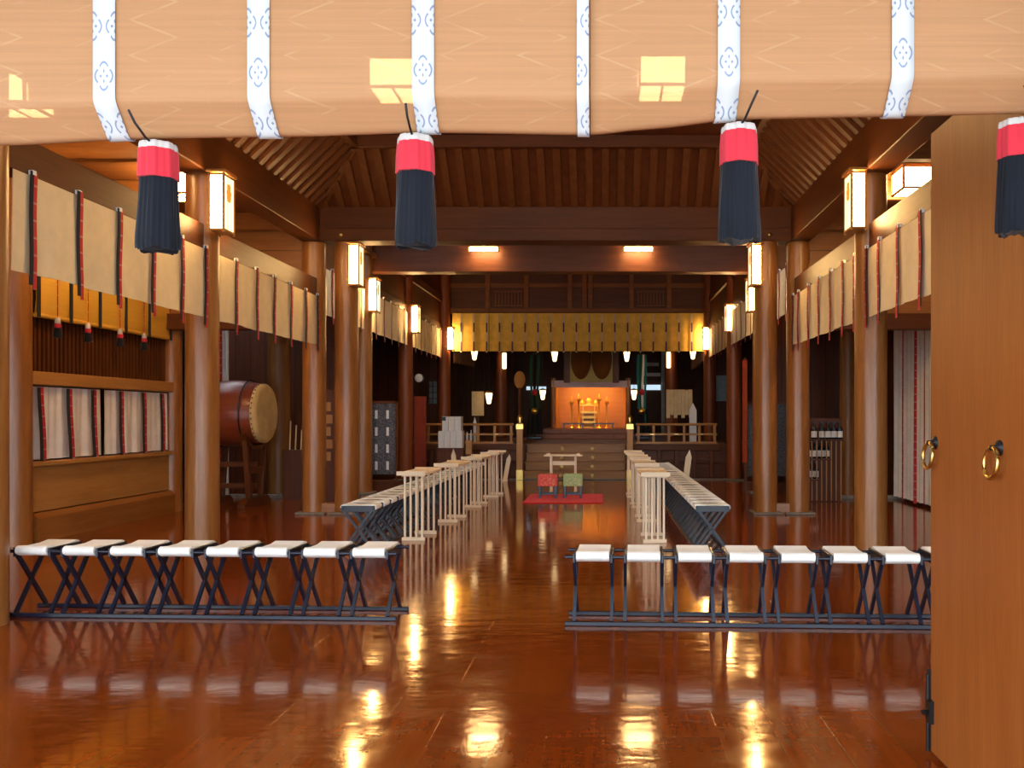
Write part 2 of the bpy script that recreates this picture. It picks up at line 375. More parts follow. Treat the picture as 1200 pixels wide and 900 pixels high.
# coved nave ceiling: plate beams, sloped rafters, flat boards
TV = .78; ZP = 4.71; Y0, Y1 = 2.9, 13.4
for x in (XL, XR):
    beam(MB().box(x-.15, x+.15, 2.7, 13.25, 4.18, ZP), W['beam_y'])
bA = MB().box(XL-.12, XR+.12, 13.22, 13.58, 4.34, ZP).box(XL-.12, XR+.12, 13.19, 13.58, 4.18, 4.37)
beam(bA, W['beam_x'])
beam(MB().box(XL-.12, XR+.12, 2.55, 2.85, 3.05, ZP), W['beam_x'])
def slope(name, rafters, board):
    structure(board.build(name, W['dark_z'])); 
    for r in rafters: pass
zt = ZP + TV
sl = MB(); raf = MB()
yb, yt = Y1 - .12, Y1 - .12 - TV
xl, xr = XL + .10, XR - .10
sl.add([(xl, yb, ZP-.02), (xr, yb, ZP-.02), (xr-TV, yt, zt), (xl+TV, yt, zt)], [(0, 1, 2, 3)])
sl.add([(xl, yb, ZP-.02), (xl+TV, yt, zt), (xl+TV, Y0+TV, zt), (xl, Y0, ZP-.02)], [(0, 1, 2, 3)])
sl.add([(xr, yb, ZP-.02), (xr-TV, yt, zt), (xr-TV, Y0+TV, zt), (xr, Y0, ZP-.02)], [(0, 1, 2, 3)])
sl.box(xl+TV-.2, xr-TV+.2, Y0, yt+.25, zt+.05, zt+.12)
structure(sl.build('ceiling', W['dark_y']))
x = xl + .14
while x < xr - .1:                                    # far slope rafters, clipped at the hips
    k = min(1, (x - xl) / TV, (xr - x) / TV)
    if k > .12: raf.bar((x, yb+.04, ZP-.06), (x, yb - TV*k, ZP-.06 + TV*k), .105, .075)
    x += .237
y = Y0 + .2
while y < yb - .1:
    k = min(1, (yb - y) / TV)
    if k > .12:
        raf.bar((xl-.04, y, ZP-.06), (xl + TV*k, y, ZP-.06 + TV*k), .105, .075)
        raf.bar((xr+.04, y, ZP-.06), (xr - TV*k, y, ZP-.06 + TV*k), .105, .075)
    y += .237
raf.bar((xl, yb, ZP-.04), (xl+TV, yt, zt-.04), .10, .11); raf.bar((xr, yb, ZP-.04), (xr-TV, yt, zt-.04), .10, .11)
structure(raf.build('ceiling_rafters', W['raf']))
beam(MB().box(xl+TV-.1, xr-TV+.1, yt-.08, yt+.06, zt-.12, zt+.06), W['beam_x'])
for x in (xl+TV, xr-TV): beam(MB().box(x-.07, x+.07, Y0, yt, zt-.12, zt+.06), W['beam_y'])
# eaves over the front step, where the photographer stands
structure(MB().box(-9, 8, -.9, 2.5, 3.42, 3.52).build('ceiling_eaves', W['ceil']))
beam(MB().box(-8.2, XL, 2.55, 2.75, 3.05, 4.7).box(XR, 6.6, 2.55, 2.75, 3.05, 4.7), W['beam_x'])
# nageshi rails over the side curtains
for x in (XL, XR):
    beam(MB().box(x-.09, x+.09, 2.7, 9.52, 3.34, 3.62), W['beam_y']); beam(MB().box(x-.09, x+.09, 9.82, 13.28, 3.34, 3.62), W['beam_y'])
for a, b in ((XOL, XL-.15), (XR+.15, XOR+.1)):
    beam(MB().box(a, b, 13.42, 13.62, 2.85, 3.1), W['beam_x'])
# inner hall
for x, s in ((XIL, -1), (XIR, 1)):
    structure(MB().box(x-.05, x+.05, 13.6, 25, 4.12, 5.6).build('wall_%s_inner' % ('left' if s < 0 else 'right'), W['dark_y']))
    beam(MB().box(x-.09, x+.09, 13.6, 25, 3.93, 4.14), W['beam_y'])
    beam(MB().box(x-.10, x+.10, 13.6, 25, 4.75, 4.95), W['dark_y'])
structure(MB().box(XIL-.1, XIR+.1, 13.5, 25.2, 5.6, 5.7).build('ceiling_inner', W['darkceil']))
structure(MB().box(XOL-1.1, XIL, 17.7, 32, 5.0, 5.1).box(XIR, XOR+.2, 17.7, 32, 5.0, 5.1).box(XIL, XIR, 25.2, 32, 5.0, 5.1).build('ceiling_sanctum', W['darkceil']))
beam(MB().box(XIL, XIR, 17.1, 17.45, 4.36, 4.92), W['beam_x'])
# transom wall over the golden curtain: rails, boards, two barred vents
tw = MB().box(XIL, XIR, 25.0, 25.1, 4.46, 5.6); structure(tw.build('wall_transom', W['dark_x']))
tr = MB().box(XIL, XIR, 24.9, 25.0, 4.46, 4.62).box(XIL, XIR, 24.92, 25.0, 5.22, 5.34)
for px in (572, 617, 668, 685, 692, 740, 784): tr.box(X(px, 25)-.07, X(px, 25)+.07, 24.9, 25.0, 4.62, 5.6)
beam(tr, W['rail'])
for n_, (a, b) in enumerate(((579, 613), (746, 779))):
    v = MB(); a, b = X(a, 25), X(b, 25)
    v.box(a, b, 24.93, 24.96, 4.68, 4.71); v.box(a, b, 24.93, 24.96, 5.09, 5.12)
    for k in range(9): xx = a + (b-a) * (k+.5) / 9; v.box(xx-.014, xx+.014, 24.93, 24.96, 4.7, 5.1)
    structure(v.build('window_%d' % (n_+3), W['rail']))
# raised inner floor
PL = .82
structure(MB().box(XOL-1, X(615, 21.5), 21.5, 32, 0, PL).box(X(733, 21.5), XOR+.1, 21.5, 32, 0, PL).box(X(615, 21.5), X(733, 21.5), 21.6, 32, 0, PL).build('floor_platform', W['dark_x']))
for a, b in ((XIL+.2, X(606, 21.4)), (X(742, 21.4), XIR-.2)):
    beam(MB().box(a, b, 21.38, 21.5, .66, .80), W['gold_x'] if False else W['beam_x']); beam(MB().box(a, b, 21.4, 21.5, .34, .41), W['beam_x'])
    for k in range(5): beam(MB().box(a+(b-a)*(k+.5)/5-.05, a+(b-a)*(k+.5)/5+.05, 21.39, 21.5, 0, .66), W['dark_z'])
beam(MB().box(XIL, XIR, 20.42, 20.52, 0, .03), STONE)
# baseboard stone along the aisle bays
structure(MB().box(XOL-1, XL, 15.9, 16.05, 0, .06).build('baseboard_left', STONE)); structure(MB().box(XR+.4, XOR+.1, 15.75, 15.9, 0, .06).build('baseboard_right', STONE))

# ------------------------------------------------------------------ pillars
def pillar(x, y, top, label, r=.18, plinth=True, mat='pillar_z', z0=0):
    p = thing('wooden_pillar', (x, y, z0), label, 'pillar', 'round wooden pillars')
    MB().cyl((0, 0, .03 if plinth else 0), (0, 0, top-z0), r, r*.97, 28).build('shaft', W[mat], p)
    if plinth: MB().box(-r*1.25, r*1.25, -r*1.25, r*1.25, 0, .035).build('plinth', STONE, p, .01)
    return p
pillar(XL, 6.22, 4.18, 'wooden pillar cut off by the left edge of the photo', plinth=False)
pillar(XL, 9.67, 4.18, 'large round pillar behind the left front bench, lantern near its top', plinth=False)
pillar(XR-.02, 9.67, 4.18, 'large round pillar behind the right front bench, lantern near its top', plinth=False)
pillar(XL, 13.4, 4.2, 'round pillar just right of the big drum, outer of the left pair')
pillar(XR, 13.4, 4.2, 'round pillar left of the bottle rack, outer of the right pair')
pillar(-3.99, 13.4, 4.2, 'round pillar at the left end of the main beam, inner of the left pair')
pillar(2.50, 13.4, 4.2, 'round pillar at the right end of the main beam, inner of the right pair')
MB().box(-4.45, -4.05, 13.3, 13.5, 0, .16).build('baseboard_step', W['pillar_x'])['kind'] = 'structure'
MB().box(2.54, 2.96, 13.3, 13.5, 0, .16).build('baseboard_step', W['pillar_x'])['kind'] = 'structure'
for y, nm in ((16.85, 'second'), (20.45, 'third')):
    pillar(XIL, y, 5.6, 'round pillar on the left of the inner hall, %s lantern pillar from the double pair' % ('first' if nm == 'second' else 'second'), mat='pillar_z' if y < 18 else 'red')
    pillar(XIR, y, 5.6, 'round pillar on the right of the inner hall, %s lantern pillar from the double pair' % ('first' if nm == 'second' else 'second'), mat='red')
pillar(XIL+.12, 24.75, 5.6, 'dark red pillar at the left end of the golden curtain', plinth=False, mat='red', z0=PL)
pillar(XIR-.05, 24.75, 5.6, 'dark red pillar at the right end of the golden curtain', plinth=False, mat='red', z0=PL)
pillar(X(587, 28.6), 28.6, 5.0, 'dark red pillar in the sanctum left of the altar', .2, False, 'red', PL)
pillar(X(787, 28.6), 28.6, 5.0, 'dark red pillar in the sanctum right of the altar', .2, False, 'red', PL)
pillar(XOL, 10.1, 4.62, 'pillar at the left end of the left wall window', plinth=False)
pillar(XOL+.02, 13.72, 4.62, 'slim pillar at the right end of the left wall window', .16, False)
pillar(X(327, 16.2), 16.2, 4.62, 'dark pillar against the wall behind the big drum', .2, False, 'step_z')
pillar(X(993, 15.9), 15.9, 4.62, 'brown pillar between the bottle rack and the white drape', .14, False, 'step_z')
pillar(XL, 2.75, 3.05, 'front pillar left of the entrance', plinth=False); pillar(XR, 2.75, 3.05, 'front pillar right of the entrance', plinth=False)
for x in (-3.99, 2.5):
    s = MB().lathe([(.0, 0), (.03, .004), (.034, .015), (.02, .028), (0, .032)], (0, 0, 0), 'y', 14)
    o = s.build('brass_nail_cover', BRASS); o.location = (x+.02*(1 if x > 0 else -1), 13.165, 4.27); o.rotation_euler = (PI, 0, 0)
    o.location.y = 13.19
    tag(o, 'brass nail cover on the beam above the %s inner pillar' % ('left' if x < 0 else 'right'), 'nail cover', 'brass nail covers')

# ------------------------------------------------------------------ lanterns on the pillars
def lantern_proto():
    p = thing('wall_lantern', (0, 0, 0), 'x', 'lantern', 'lit paper lanterns on the pillars')
    w, d, h = .075, .13, .30; f = MB(); q = .011
    for sx in (-1, 1):
        for sy in (-1, 1): f.box(sx*w-q, sx*w+q, sy*d-q, sy*d+q, -h-.03, h+.02)
    for z in (-h, h):
        for sx in (-1, 1): f.box(sx*w-q, sx*w+q, -d, d, z-q, z+q)
        for sy in (-1, 1): f.box(-w, w, sy*d-q, sy*d+q, z-q, z+q)
    f.build('frame', W['gold_z'], p)
    MB().prism([(-d-.035, h+.02), (d+.035, h+.02), (d+.02, h+.05), (-d-.02, h+.05)], -w-.03, w+.03, 'yz').build('cap', W['gold_y'], p)
    MB().box(-w+.004, w-.004, -d+.004, d-.004, -h-.012, -h).build('base_board', W['gold_y'], p)
    MB().box(-w+q, w-q, -d-.002, -d+.003, -h+q, h-q).build('paper_panel', LAMP, p); MB().box(-w+q, w-q, d-.003, d+.002, -h+q, h-q).build('paper_panel', LAMP, p)
    for sx in (-1, 1):
        pn = MB().box(sx*w-.0025, sx*w+.0025, -d+q, d-q, -h+q, h-q).build('paper_panel', SIDELAMP, p)
        c = MB()
        for (cy, cz, r) in ((0, .175, .048), (0, .07, .055), (-.035, .12, .03), (.035, .12, .03)):
            c.cyl((sx*(w+.0025), cy, cz), (sx*(w+.0055), cy, cz), r, r, 16)
        c.build('crest', CRESTM, pn)
        MB().box(sx*w-.005, sx*w+.005, -.044, -.039, -h+q, h-q).box(sx*w-.005, sx*w+.005, .039, .044, -h+q, h-q).build('slat', W['gold_z'], pn)
    return p
lp = lantern_proto()
spots = [(-4.22, 9.55, 3.84, 'big lit lantern on the large pillar left of the nave, nearest on the left'),
         (2.77, 9.55, 3.86, 'big lit lantern on the large pillar right of the nave, nearest on the right'),
         (-3.80, 13.25, 3.80, 'lit lantern on the left inner pillar under the main beam end'),
         (2.31, 13.25, 3.80, 'lit lantern on the right inner pillar under the main beam end'),
         (-4.45, 16.75, 3.83, 'lit lantern just right of and below the lantern at the left beam end'),
         (2.84, 16.75, 3.83, 'lit lantern half hidden under the lantern at the right beam end'),
         (-4.43, 20.35, 3.77, 'lit lantern between the two left inner curtains'),
         (2.93, 20.35, 3.80, 'lit lantern between the two right inner curtains'),
         (-4.33, 24.45, 3.68, 'lit lantern at the left end of the golden curtain'),
         (2.86, 24.45, 3.68, 'lit lantern at the right end of the golden curtain')]
for i, (x, y, z, l) in enumerate(spots):
    if i == 0: lp.location = (x, y, z); lp['label'] = l; L = lp
    else: L = dup(lp, (x, y, z), 0, l)
for i, (x, y, z, l) in enumerate(spots):       # short wooden arm holding each lantern to its pillar
    side = 1 if x < XC else -1
bracket = {1: MB().box(-.16, -.07, -.02, .02, .18, .22).box(-.16, -.07, -.02, .02, -.22, -.18), -1: MB().box(.07, .16, -.02, .02, .18, .22).box(.07, .16, -.02, .02, -.22, -.18)}
for o in [o for o in bpy.data.objects if o.name.startswith('wall_lantern')]:
    bracket[1 if o.location.x < XC else -1].build('bracket', W['gold_x'], o)

# box-shaped ceiling lamps
def box_lamp(x, y, z, ztop, label):
    p = thing('ceiling_lamp', (x, y, z), label, 'ceiling lamp', 'lit box lamps hanging from the ceiling')
    w, h = .21, .13; f = MB(); q = .012
    for sx in (-1, 1):
        for sy in (-1, 1): f.box(sx*w-q, sx*w+q, sy*w-q, sy*w+q, -h, h)
    for z_ in (-h, h):
        for s in (-1, 1): f.box(s*w-q, s*w+q, -w, w, z_-q, z_+q); f.box(-w, w, s*w-q, s*w+q, z_-q, z_+q)
    f.box(-q, q, -w, w, -h-q, -h+q)
    f.build('frame', W['gold_x'], p)
    for s in (-1, 1):
        MB().box(s*w-.002, s*w+.002, -w+q, w-q, -h+q, h-q).build('paper_panel', CEILLAMP, p); MB().box(-w+q, w-q, s*w-.002, s*w+.002, -h+q, h-q).build('paper_panel', CEILLAMP, p)
    MB().box(-w+q, w-q, -w+q, w-q, -h-.002, -h+.002).build('bottom_panel', CEILLAMP, p)
    MB().box(-w-.02, w+.02, -w-.02, w+.02, h+.012, h+.03).build('cap', W['gold_x'], p)
    MB().cyl((0, 0, h+.03), (0, 0, ztop-z), .015, None, 10).build('rod', IRON, p)
box_lamp(X(466, 8), 8, 4.6, 5.5, 'lit box lamp glowing through the blind beside its third ribbon')
box_lamp(X(775, 8), 8, 4.62, 5.5, 'lit box lamp glowing through the right blind left of its first ribbon')
box_lamp(X(20, 8.1), 8.1, 4.5, 4.65, 'lit box lamp glowing through the blind at the left edge')
box_lamp(X(217, 11), 11, 4.42, 4.65, 'lit box lamp in the left aisle seen beside the leftmost tassel')
box_lamp(X(1072, 10.75), 10.75, 4.42, 4.65, 'lit box lamp in the right aisle left of the open door')
for px, s in ((567, 'left'), (748, 'right')):
    p = thing('beam_lamp', (X(px, 16.85), 16.85, 4.76), 'flat lit lamp under the ceiling before the second beam, %s one of two' % s, 'ceiling lamp', 'flat lamps before the second beam')
    MB().box(-.27, .27, -.05, .05, -.03, .03).build('light_tube', SPOT, p, .008)
    MB().box(-.30, -.27, -.055, .055, -.05, .045).box(.27, .30, -.055, .055, -.05, .045).box(-.3, .3, -.055, .055, .03, .045).box(-.04, .04, -.03, .25, .045, .08).build('holder', BRASS, p)

# ------------------------------------------------------------------ side curtains (cream cloth with black and red tapes)
def side_curtain(x, ys, y0, y1, z0, z1, label, s, group='cream curtains over the nave sides', mat=None, foot=.09):
    """hangs in the plane X = x between y0 and y1; s = +1 when the nave lies towards +X"""
    p = thing('hanging_curtain', (x, (y0+y1)/2, z0), label, 'curtain', group); yc = (y0+y1)/2; h = z1 - z0
    ph = random.random() * 9
    def fn(u, v):
        y = y0 + (y1-y0)*u
        near = min([abs(y-q) for q in ys] or [1])
        return (s*(.10 + .012*math.sin(y*7+ph)*(1-v) + .02*math.exp(-(near/.05)**2)*0 + .008*math.sin(y*19+ph)*(1-v)), y - yc, h*v + .004*math.sin(y*5.2+ph)*(1-v))
    MB().sheet(fn, max(20, int((y1-y0)*16)), 6, (s*.006, 0, 0)).build('cloth', mat or CREAM, p)
    for k, y in enumerate(ys):
        yy = y - yc; w = .030; lean = random.uniform(-.02, .02)
        def strip(a, b, zlow):
            def g(u, v): return (s*(.128 + .004*math.sin(v*7+k)), yy + a + (b-a)*u + lean*(1-v), zlow + (h + .03 - zlow)*v)
            return MB().sheet(g, 2, 8, (s*.004, 0, 0))
        tb = strip(-.045 if s > 0 else -.03, -.003, -foot).build('black_tape', BLACKT, p); strip(-.003, .036 if s > 0 else .05, -foot-.03).build('red_tape', REDTAPE, p)
        MB().box(s*.10, s*.135, yy-.022, yy+.02, h+.005, h+.04).build('hanging_tab', WHITE, p)
    return p
side_curtain(XL, [6.62, 7.2, 7.8, 8.38, 8.96, 9.5], 6.42, 9.55, 2.59, 3.34, 'long cream curtain in front of the left wall window', 1)
side_curtain(XL, [10.28, 10.89, 11.47, 12.08, 12.68, 13.2], 9.86, 13.25, 2.59, 3.34, 'cream curtain over the big drum bay', 1)
side_curtain(XR, [7.25, 7.85, 8.45, 9.05, 9.5], 6.4, 9.53, 2.59, 3.34, 'cream curtain between the right front pillar and the open door', -1)
side_curtain(XR, [9.95, 10.4, 11.0, 11.6, 12.2, 12.83, 13.2], 9.86, 13.25, 2.59, 3.34, 'cream curtain over the bottle rack bay', -1)
def rng(a, b, n): return [a + (b-a)*(k+.5)/n for k in range(n)]
IC = 'cream curtains of the inner hall'
side_curtain(XIL, rng(13.7, 16.6, 5), 13.7, 16.6, 3.17, 3.94, 'first cream curtain of the inner hall left side, mostly behind pillars', 1, IC)
side_curtain(XIL, rng(17.05, 20.2, 5), 17.05, 20.2, 3.17, 3.94, 'cream curtain of the inner hall left side, between second and third left lanterns', 1, IC)
side_curtain(XIL, rng(20.65, 24.5, 6), 20.65, 24.5, 3.17, 3.94, 'cream curtain of the inner hall left side, next to the golden curtain', 1, IC)
side_curtain(XIR, rng(13.7, 16.6, 5), 13.7, 16.6, 3.17, 3.94, 'first cream curtain of the inner hall right side, mostly behind pillars', -1, IC)
side_curtain(XIR, rng(17.05, 20.2, 5), 17.05, 20.2, 3.17, 3.94, 'cream curtain of the inner hall right side, beside the right double pillars', -1, IC)
side_curtain(XIR, rng(20.65, 24.5, 6), 20.65, 24.5, 3.17, 3.94, 'cream curtain of the inner hall right side, next to the golden curtain', -1, IC)

# ------------------------------------------------------------------ left wall window bay
structure(MB().box(XOL-.02, XOL+.06, 10.28, 13.56, .35, .90).build('wall_left_panel', W['gold_y'], None, .01))
structure(MB().prism([(XOL-.06, 0), (XOL+.16, 0), (XOL+.16, .28), (XOL+.10, .34), (XOL-.06, .34)], 10.28, 13.56, 'xz').build('baseboard_left', W['pillar_y']))
structure(MB().box(XOL-.06, XOL+.14, 10.2, 13.58, .90, .96).build('trim_window_sill', W['gold_y'], None, .01))
structure(MB().box(XOL-.06, XOL+.12, 10.2, 13.6, 1.88, 2.04).build('trim_window_ledge', W['gold_y'], None, .01))
w1 = MB().box(XOL-.14, XOL-.1, 10.05, 13.8, .88, 3.40); structure(w1.build('window_1', W['darkwall']))
lt = MB(); yy = 10.4
while yy < 13.55: lt.box(XOL-.05, XOL-.015, yy-.022, yy+.022, 2.04, 3.3); yy += .085
lt.box(XOL-.06, XOL, 10.25, 10.42, 2.04, 3.35).box(XOL-.06, XOL, 13.45, 13.6, 2.04, 3.35)
structure(lt.build('window_1_lattice', W['beam_z']))
bl = thing('yellow_bamboo_blind', (XOL+.06, 11.95, 2.72), 'yellow bamboo blind rolled up over the left wall window', 'blind')
def ybf(u, v): return (0.03*math.sin(v*3.1), -1.6 + 3.2*u, .62*v)
MB().sheet(ybf, 24, 6, (.01, 0, 0), lambda u, v: (3.2*u, .62*v)).build('slats', YBLIND, bl)
MB().tube([(.015, -1.6, .0), (.015, 1.6, .0)], .03, 12).build('roll', YBLIND, bl)
for k in range(6):
    y = -1.58 + 3.16*k/5
    MB().box(.042, .05, y-.03, y+.03, -.03, .62).build('ribbon', BLACKT, bl)
for k in range(4):
    y = -1.27 + .63*k + (.0 if k < 2 else .12)
    ts = MB().cyl((.075, y, -.02), (.075, y, .55), .006, None, 6).build('cord', REDTAPE, bl)
    MB().lathe([(.012, .02), (.03, 0), (.035, -.05), (.03, -.06)], (.075, y, -.02), 'z', 12).build('tassel_head', TW, ts)
    MB().lathe([(.035, 0), (.042, -.03), (.03, -.06)], (.075, y, -.075), 'z', 12).build('tassel_band', TR, ts)
    MB().lathe([(.04, 0), (.05, -.10), (.04, -.12)], (.075, y, -.13), 'z', 12).build('tassel_fringe', BLACKT, ts)
def wf(a, b):
    def fn(u, v):
        y = a + (b-a)*u; g = max(0, 1-abs(y-11.75)/.07)
        return (.03 + .022*math.sin(y*21)*(.35+.65*(1-v)) + .01*math.sin(y*47), y-11.95, .02 + .88*v)
    return fn
wc = thing('window_curtain', (XOL+.02, 11.95, .96), 'white curtain with black and red tapes under the window ledge', 'curtain')
for a, b in ((10.3, 11.72), (11.8, 13.5)): MB().sheet(wf(a, b), 60, 4, (.005, 0, 0)).build('cloth', WCURT, wc)
for k, (y) in enumerate((10.42, 10.98, 11.5, 12.15, 12.75, 13.28)):
    q = y - 11.95
    MB().sheet(lambda u, v: (.075 + .006*math.sin(v*5+k), q-.06+.06*u+.05*(1-v), .0+.89*v), 2, 8, (.004, 0, 0)).build('black_tape', BLACKT, wc)
    MB().sheet(lambda u, v: (.077 + .006*math.sin(v*5+k), q+.0+.05*u+.05*(1-v), .0+.89*v), 2, 8, (.004, 0, 0)).build('red_tape', REDTAPE, wc)

# ------------------------------------------------------------------ long drapes
def drape(x0, x1, y0, y1, z1, n, label, tapes):
    """gathered drape along the line (x0,y0)-(x1,y1)"""
    p = thing('long_drape', ((x0+x1)/2, (y0+y1)/2, 0), label, 'curtain')
    d = Vector((x1-x0, y1-y0, 0)); L = d.length; d.normalize(); nn = Vector((-d.y, d.x, 0))
    def fn(u, v):
        s = (u-.5)*L; a = .035*math.sin(u*n*2*PI) + .012*math.sin(u*n*5+1)
        q = d*s + nn*a*(.55+.45*(1-v)); return (q.x, q.y, .06 + (z1-.06)*v)
    MB().sheet(fn, n*10, 6, nn*.005).build('cloth', DRAPE, p)
    tw = .045/L
    for u0 in tapes:
        def g(u, v):
            q = Vector(fn(u0 + tw*(u-.5), v)); q -= nn*.012; q.z -= .03; return q
        MB().sheet(g, 2, 6, nn*-.003).build('red_tape', REDTAPE, p)
        def g2(u, v):
            q = Vector(fn(u0 - tw + tw*(u-.5), v)); q -= nn*.012; q.z -= .03; return q
        MB().sheet(g2, 2, 6, nn*-.003).build('black_tape', BLACKT, p)
    return p
drape(5.28, 5.28, 15.8, 12.9, 3.2, 14, 'long grey white drape with red tapes left of the open door', (.2, .42, .55, .8))
drape(X(204, 14.7), X(222, 14.7), 14.7, 14.7, 3.2, 3, 'narrow white drape between the window end pillar and the big left pillar', (.8,))
drape(X(253, 15.4), X(268, 15.4), 15.4, 15.4, 3.2, 3, 'narrow white drape beside the big drum', (.4,))

# ------------------------------------------------------------------ the drum
dr = thing('taiko_drum', (X(312, 14.5)-.52, 14.5, 1.55), 'big barrel drum with red body and tan hide', 'drum')
R = .475
prof = [(R*(1+.16*math.cos(PI*(k/12-.5))), -.52 + 1.04*k/12) for k in range(13)]
prof[0] = (R*.97, -.52); prof[-1] = (R*.97, .52)
MB().lathe(prof, (0, 0, 0), 'x', 40, lambda t, h: 1+.006*math.cos(t*20)).build('body', DRUMB, dr)
for s in (-1, 1):
    sk = MB().lathe([(R*1.055, s*.44), (R*1.05, s*.50), (R*.99, s*.535), (R*.9, s*.54), (0, s*.535)], (0, 0, 0), 'x', 40).build('hide', SKIN, dr)
    tk = MB()
    for k in range(36):
        a = 2*PI*k/36; tk.lathe([(.016, 0), (.012, .008), (0, .012)], (s*.46, R*1.055*math.cos(a), R*1.055*math.sin(a)), 'x', 8)
    tk.build('tacks', IRON, sk)
for k in range(2):
    MB().tube([(.28*(1 if k else -1), R*1.17*math.cos(a), R*1.17*math.sin(a)) for a in [2*PI*i/40 for i in range(40)]], .012, 6, True).build('hoop', BLACK, dr)
ds = thing('drum_stand', (X(312, 14.5)-.52, 14.5, 0), 'wooden trestle stand carrying the big drum', 'drum stand')
for sx in (-1, 1):
    MB().prism([(-.55, 0), (.55, 0), (.55, .07), (.42, .15), (-.42, .15), (-.55, .07)], sx*.33-.06, sx*.33+.06, 'yz').build('foot', W['beam_y'], ds, .01)
    for sy in (-1, 1): MB().bar((sx*.33, sy*.24, .15), (sx*.33, sy*.40, 1.14), .085, .085).build('upright', W['beam_z'], ds, .006)
    MB().prism([(-.50, 1.22), (-.44, 1.10), (-.2, .96), (.2, .96), (.44, 1.10), (.50, 1.22), (.34, 1.11), (.18, 1.02), (-.18, 1.02), (-.34, 1.11)], sx*.33-.05, sx*.33+.05, 'yz').build('cradle', W['beam_y'], ds)
    MB().box(sx*.33-.03, sx*.33+.03, -.33, .33, .55, .64).build('crossbar', W['beam_y'], ds)
for z in (.30, .66): MB().box(-.36, .36, -.03, .03, z, z+.08).build('stretcher', W['beam_x'], ds)

# ------------------------------------------------------------------ benches of linked folding stools
def bench_proto():
    p = thing('folding_stool_bench', (0, 0, 0), 'x', 'bench', 'benches of linked folding stools')
    Lh, D2 = 1.475, .165
    for s in (-1, 1):
        MB().box(-Lh, Lh, s*D2-.016, s*D2+.016, 0, .032).build('bottom_rail', BLACK, p, .006)
        MB().cyl((-Lh, s*D2, .492), (Lh, s*D2, .492), .0125, None, 12).build('top_rail', BLACK, p)
    for k in range(8):
        x = -1.275 + .3643*k; T, B = .532, .458
        pr = []
        for i in range(9): a = PI/2 + PI*i/8 - 0; pr.append((-D2-.008 + .026*math.cos(a)*1.0, .500 + .030*math.sin(a)))
        pr = [(-D2+.0, T+.002)] + pr[1:8] + [(-D2+.015, B), (D2-.015, B)] + [(D2+.008 - .026*math.cos(PI/2+PI*i/8), .500 + .030*math.sin(PI/2+PI*i/8)) for i in range(7, 0, -1)] + [(D2, T+.002), (D2*.4, T-.010), (-D2*.4, T-.010)]
        MB().prism(pr, x-.118, x+.118, 'yz').build('seat', SEAT, p, .004)
        for sx in (-1, 1):
            xx = x + sx*.134
            MB().bar((xx, -D2, .03), (xx, D2, .485), .023, .027).build('leg', BLACK, p)
            MB().bar((xx+.018*sx*-.0+.0, D2, .03), (xx, -D2, .485), .023, .027).build('leg', BLACK, p)
            MB().box(xx-.009, xx+.009, -D2-.02, D2+.02, .452, .520).build('side_bar', BLACK, p, .004)
    return p
bp = bench_proto()
def place_bench(x, y, rz, label, first=[True]):
    if first[0]: first[0] = False; bp.location = (x, y, 0); bp.rotation_euler = (0, 0, rz); bp['label'] = label; return bp
    return dup(bp, (x, y, 0), rz, label)
place_bench((-4.49-1.53)/2 + .02, 6.58, math.radians(-2.6), 'front bench of white seats left of the central path')
place_bench(-.276 + 1.475, 6.31, math.radians(-2.4), 'front bench of white seats right of the path, running behind the door')
side = {-2.70: 'left', 1.19: 'right'}
for x, s in side.items():
    for y, l in ((10.90, 'nearest'), (13.90, 'middle'), (16.90, 'farthest')):
        place_bench(x, y, PI/2, '%s bench in the row running along the %s side of the path' % (l, s))

# ------------------------------------------------------------------ eight-legged offering tables
def table_proto():
    p = thing('eight_legged_table', (0, 0, 0), 'x', 'table', 'pale eight-legged tables along the path')
    MB().box(-.17, .17, -.43, .43, .795, .825).build('tabletop', W['pale_y'], p, .004)
    for s in (-1, 1):
        MB().prism([(s*.43, .795), (s*.435, .845), (s*.42, .84), (s*.395, .826), (s*.385, .80)], -.172, .172, 'yz').build('end_lip', W['pale_x'], p)
        MB().box(-.14, .14, s*.30-.022, s*.30+.022, 0, .042).build('foot_bar', W['pale_x'], p, .004)
        MB().box(-.14, .14, s*.30-.018, s*.30+.018, .775, .795).build('apron', W['pale_x'], p)
        for k in range(4): x = -.105 + .07*k; MB().box(x-.0118, x+.0118, s*.30-.0118, s*.30+.0118, .042, .776).build('leg', W['pale_z'], p)
    return p
tp = table_proto(); first = True
order = ['nearest', 'second nearest', 'third nearest', 'farthest']
for s, rows in (('left', ((-2.29, 10.75), (-2.2, 12.55), (-2.15, 14.55), (-2.09, 16.35))), ('right', ((.60, 10.57), (.60, 12.6), (.58, 14.45), (.56, 16.3)))):
    for k, (x, y) in enumerate(rows):
        l = '%s pale wooden eight-legged table on the %s of the path' % (order[k], s); rz = math.radians(-2.2 if s == 'left' else .5)
        if first: tp.location = (x, y, 0); tp.rotation_euler = (0, 0, rz); tp['label'] = l; first = False
        else: dup(tp, (x, y, 0), rz, l)

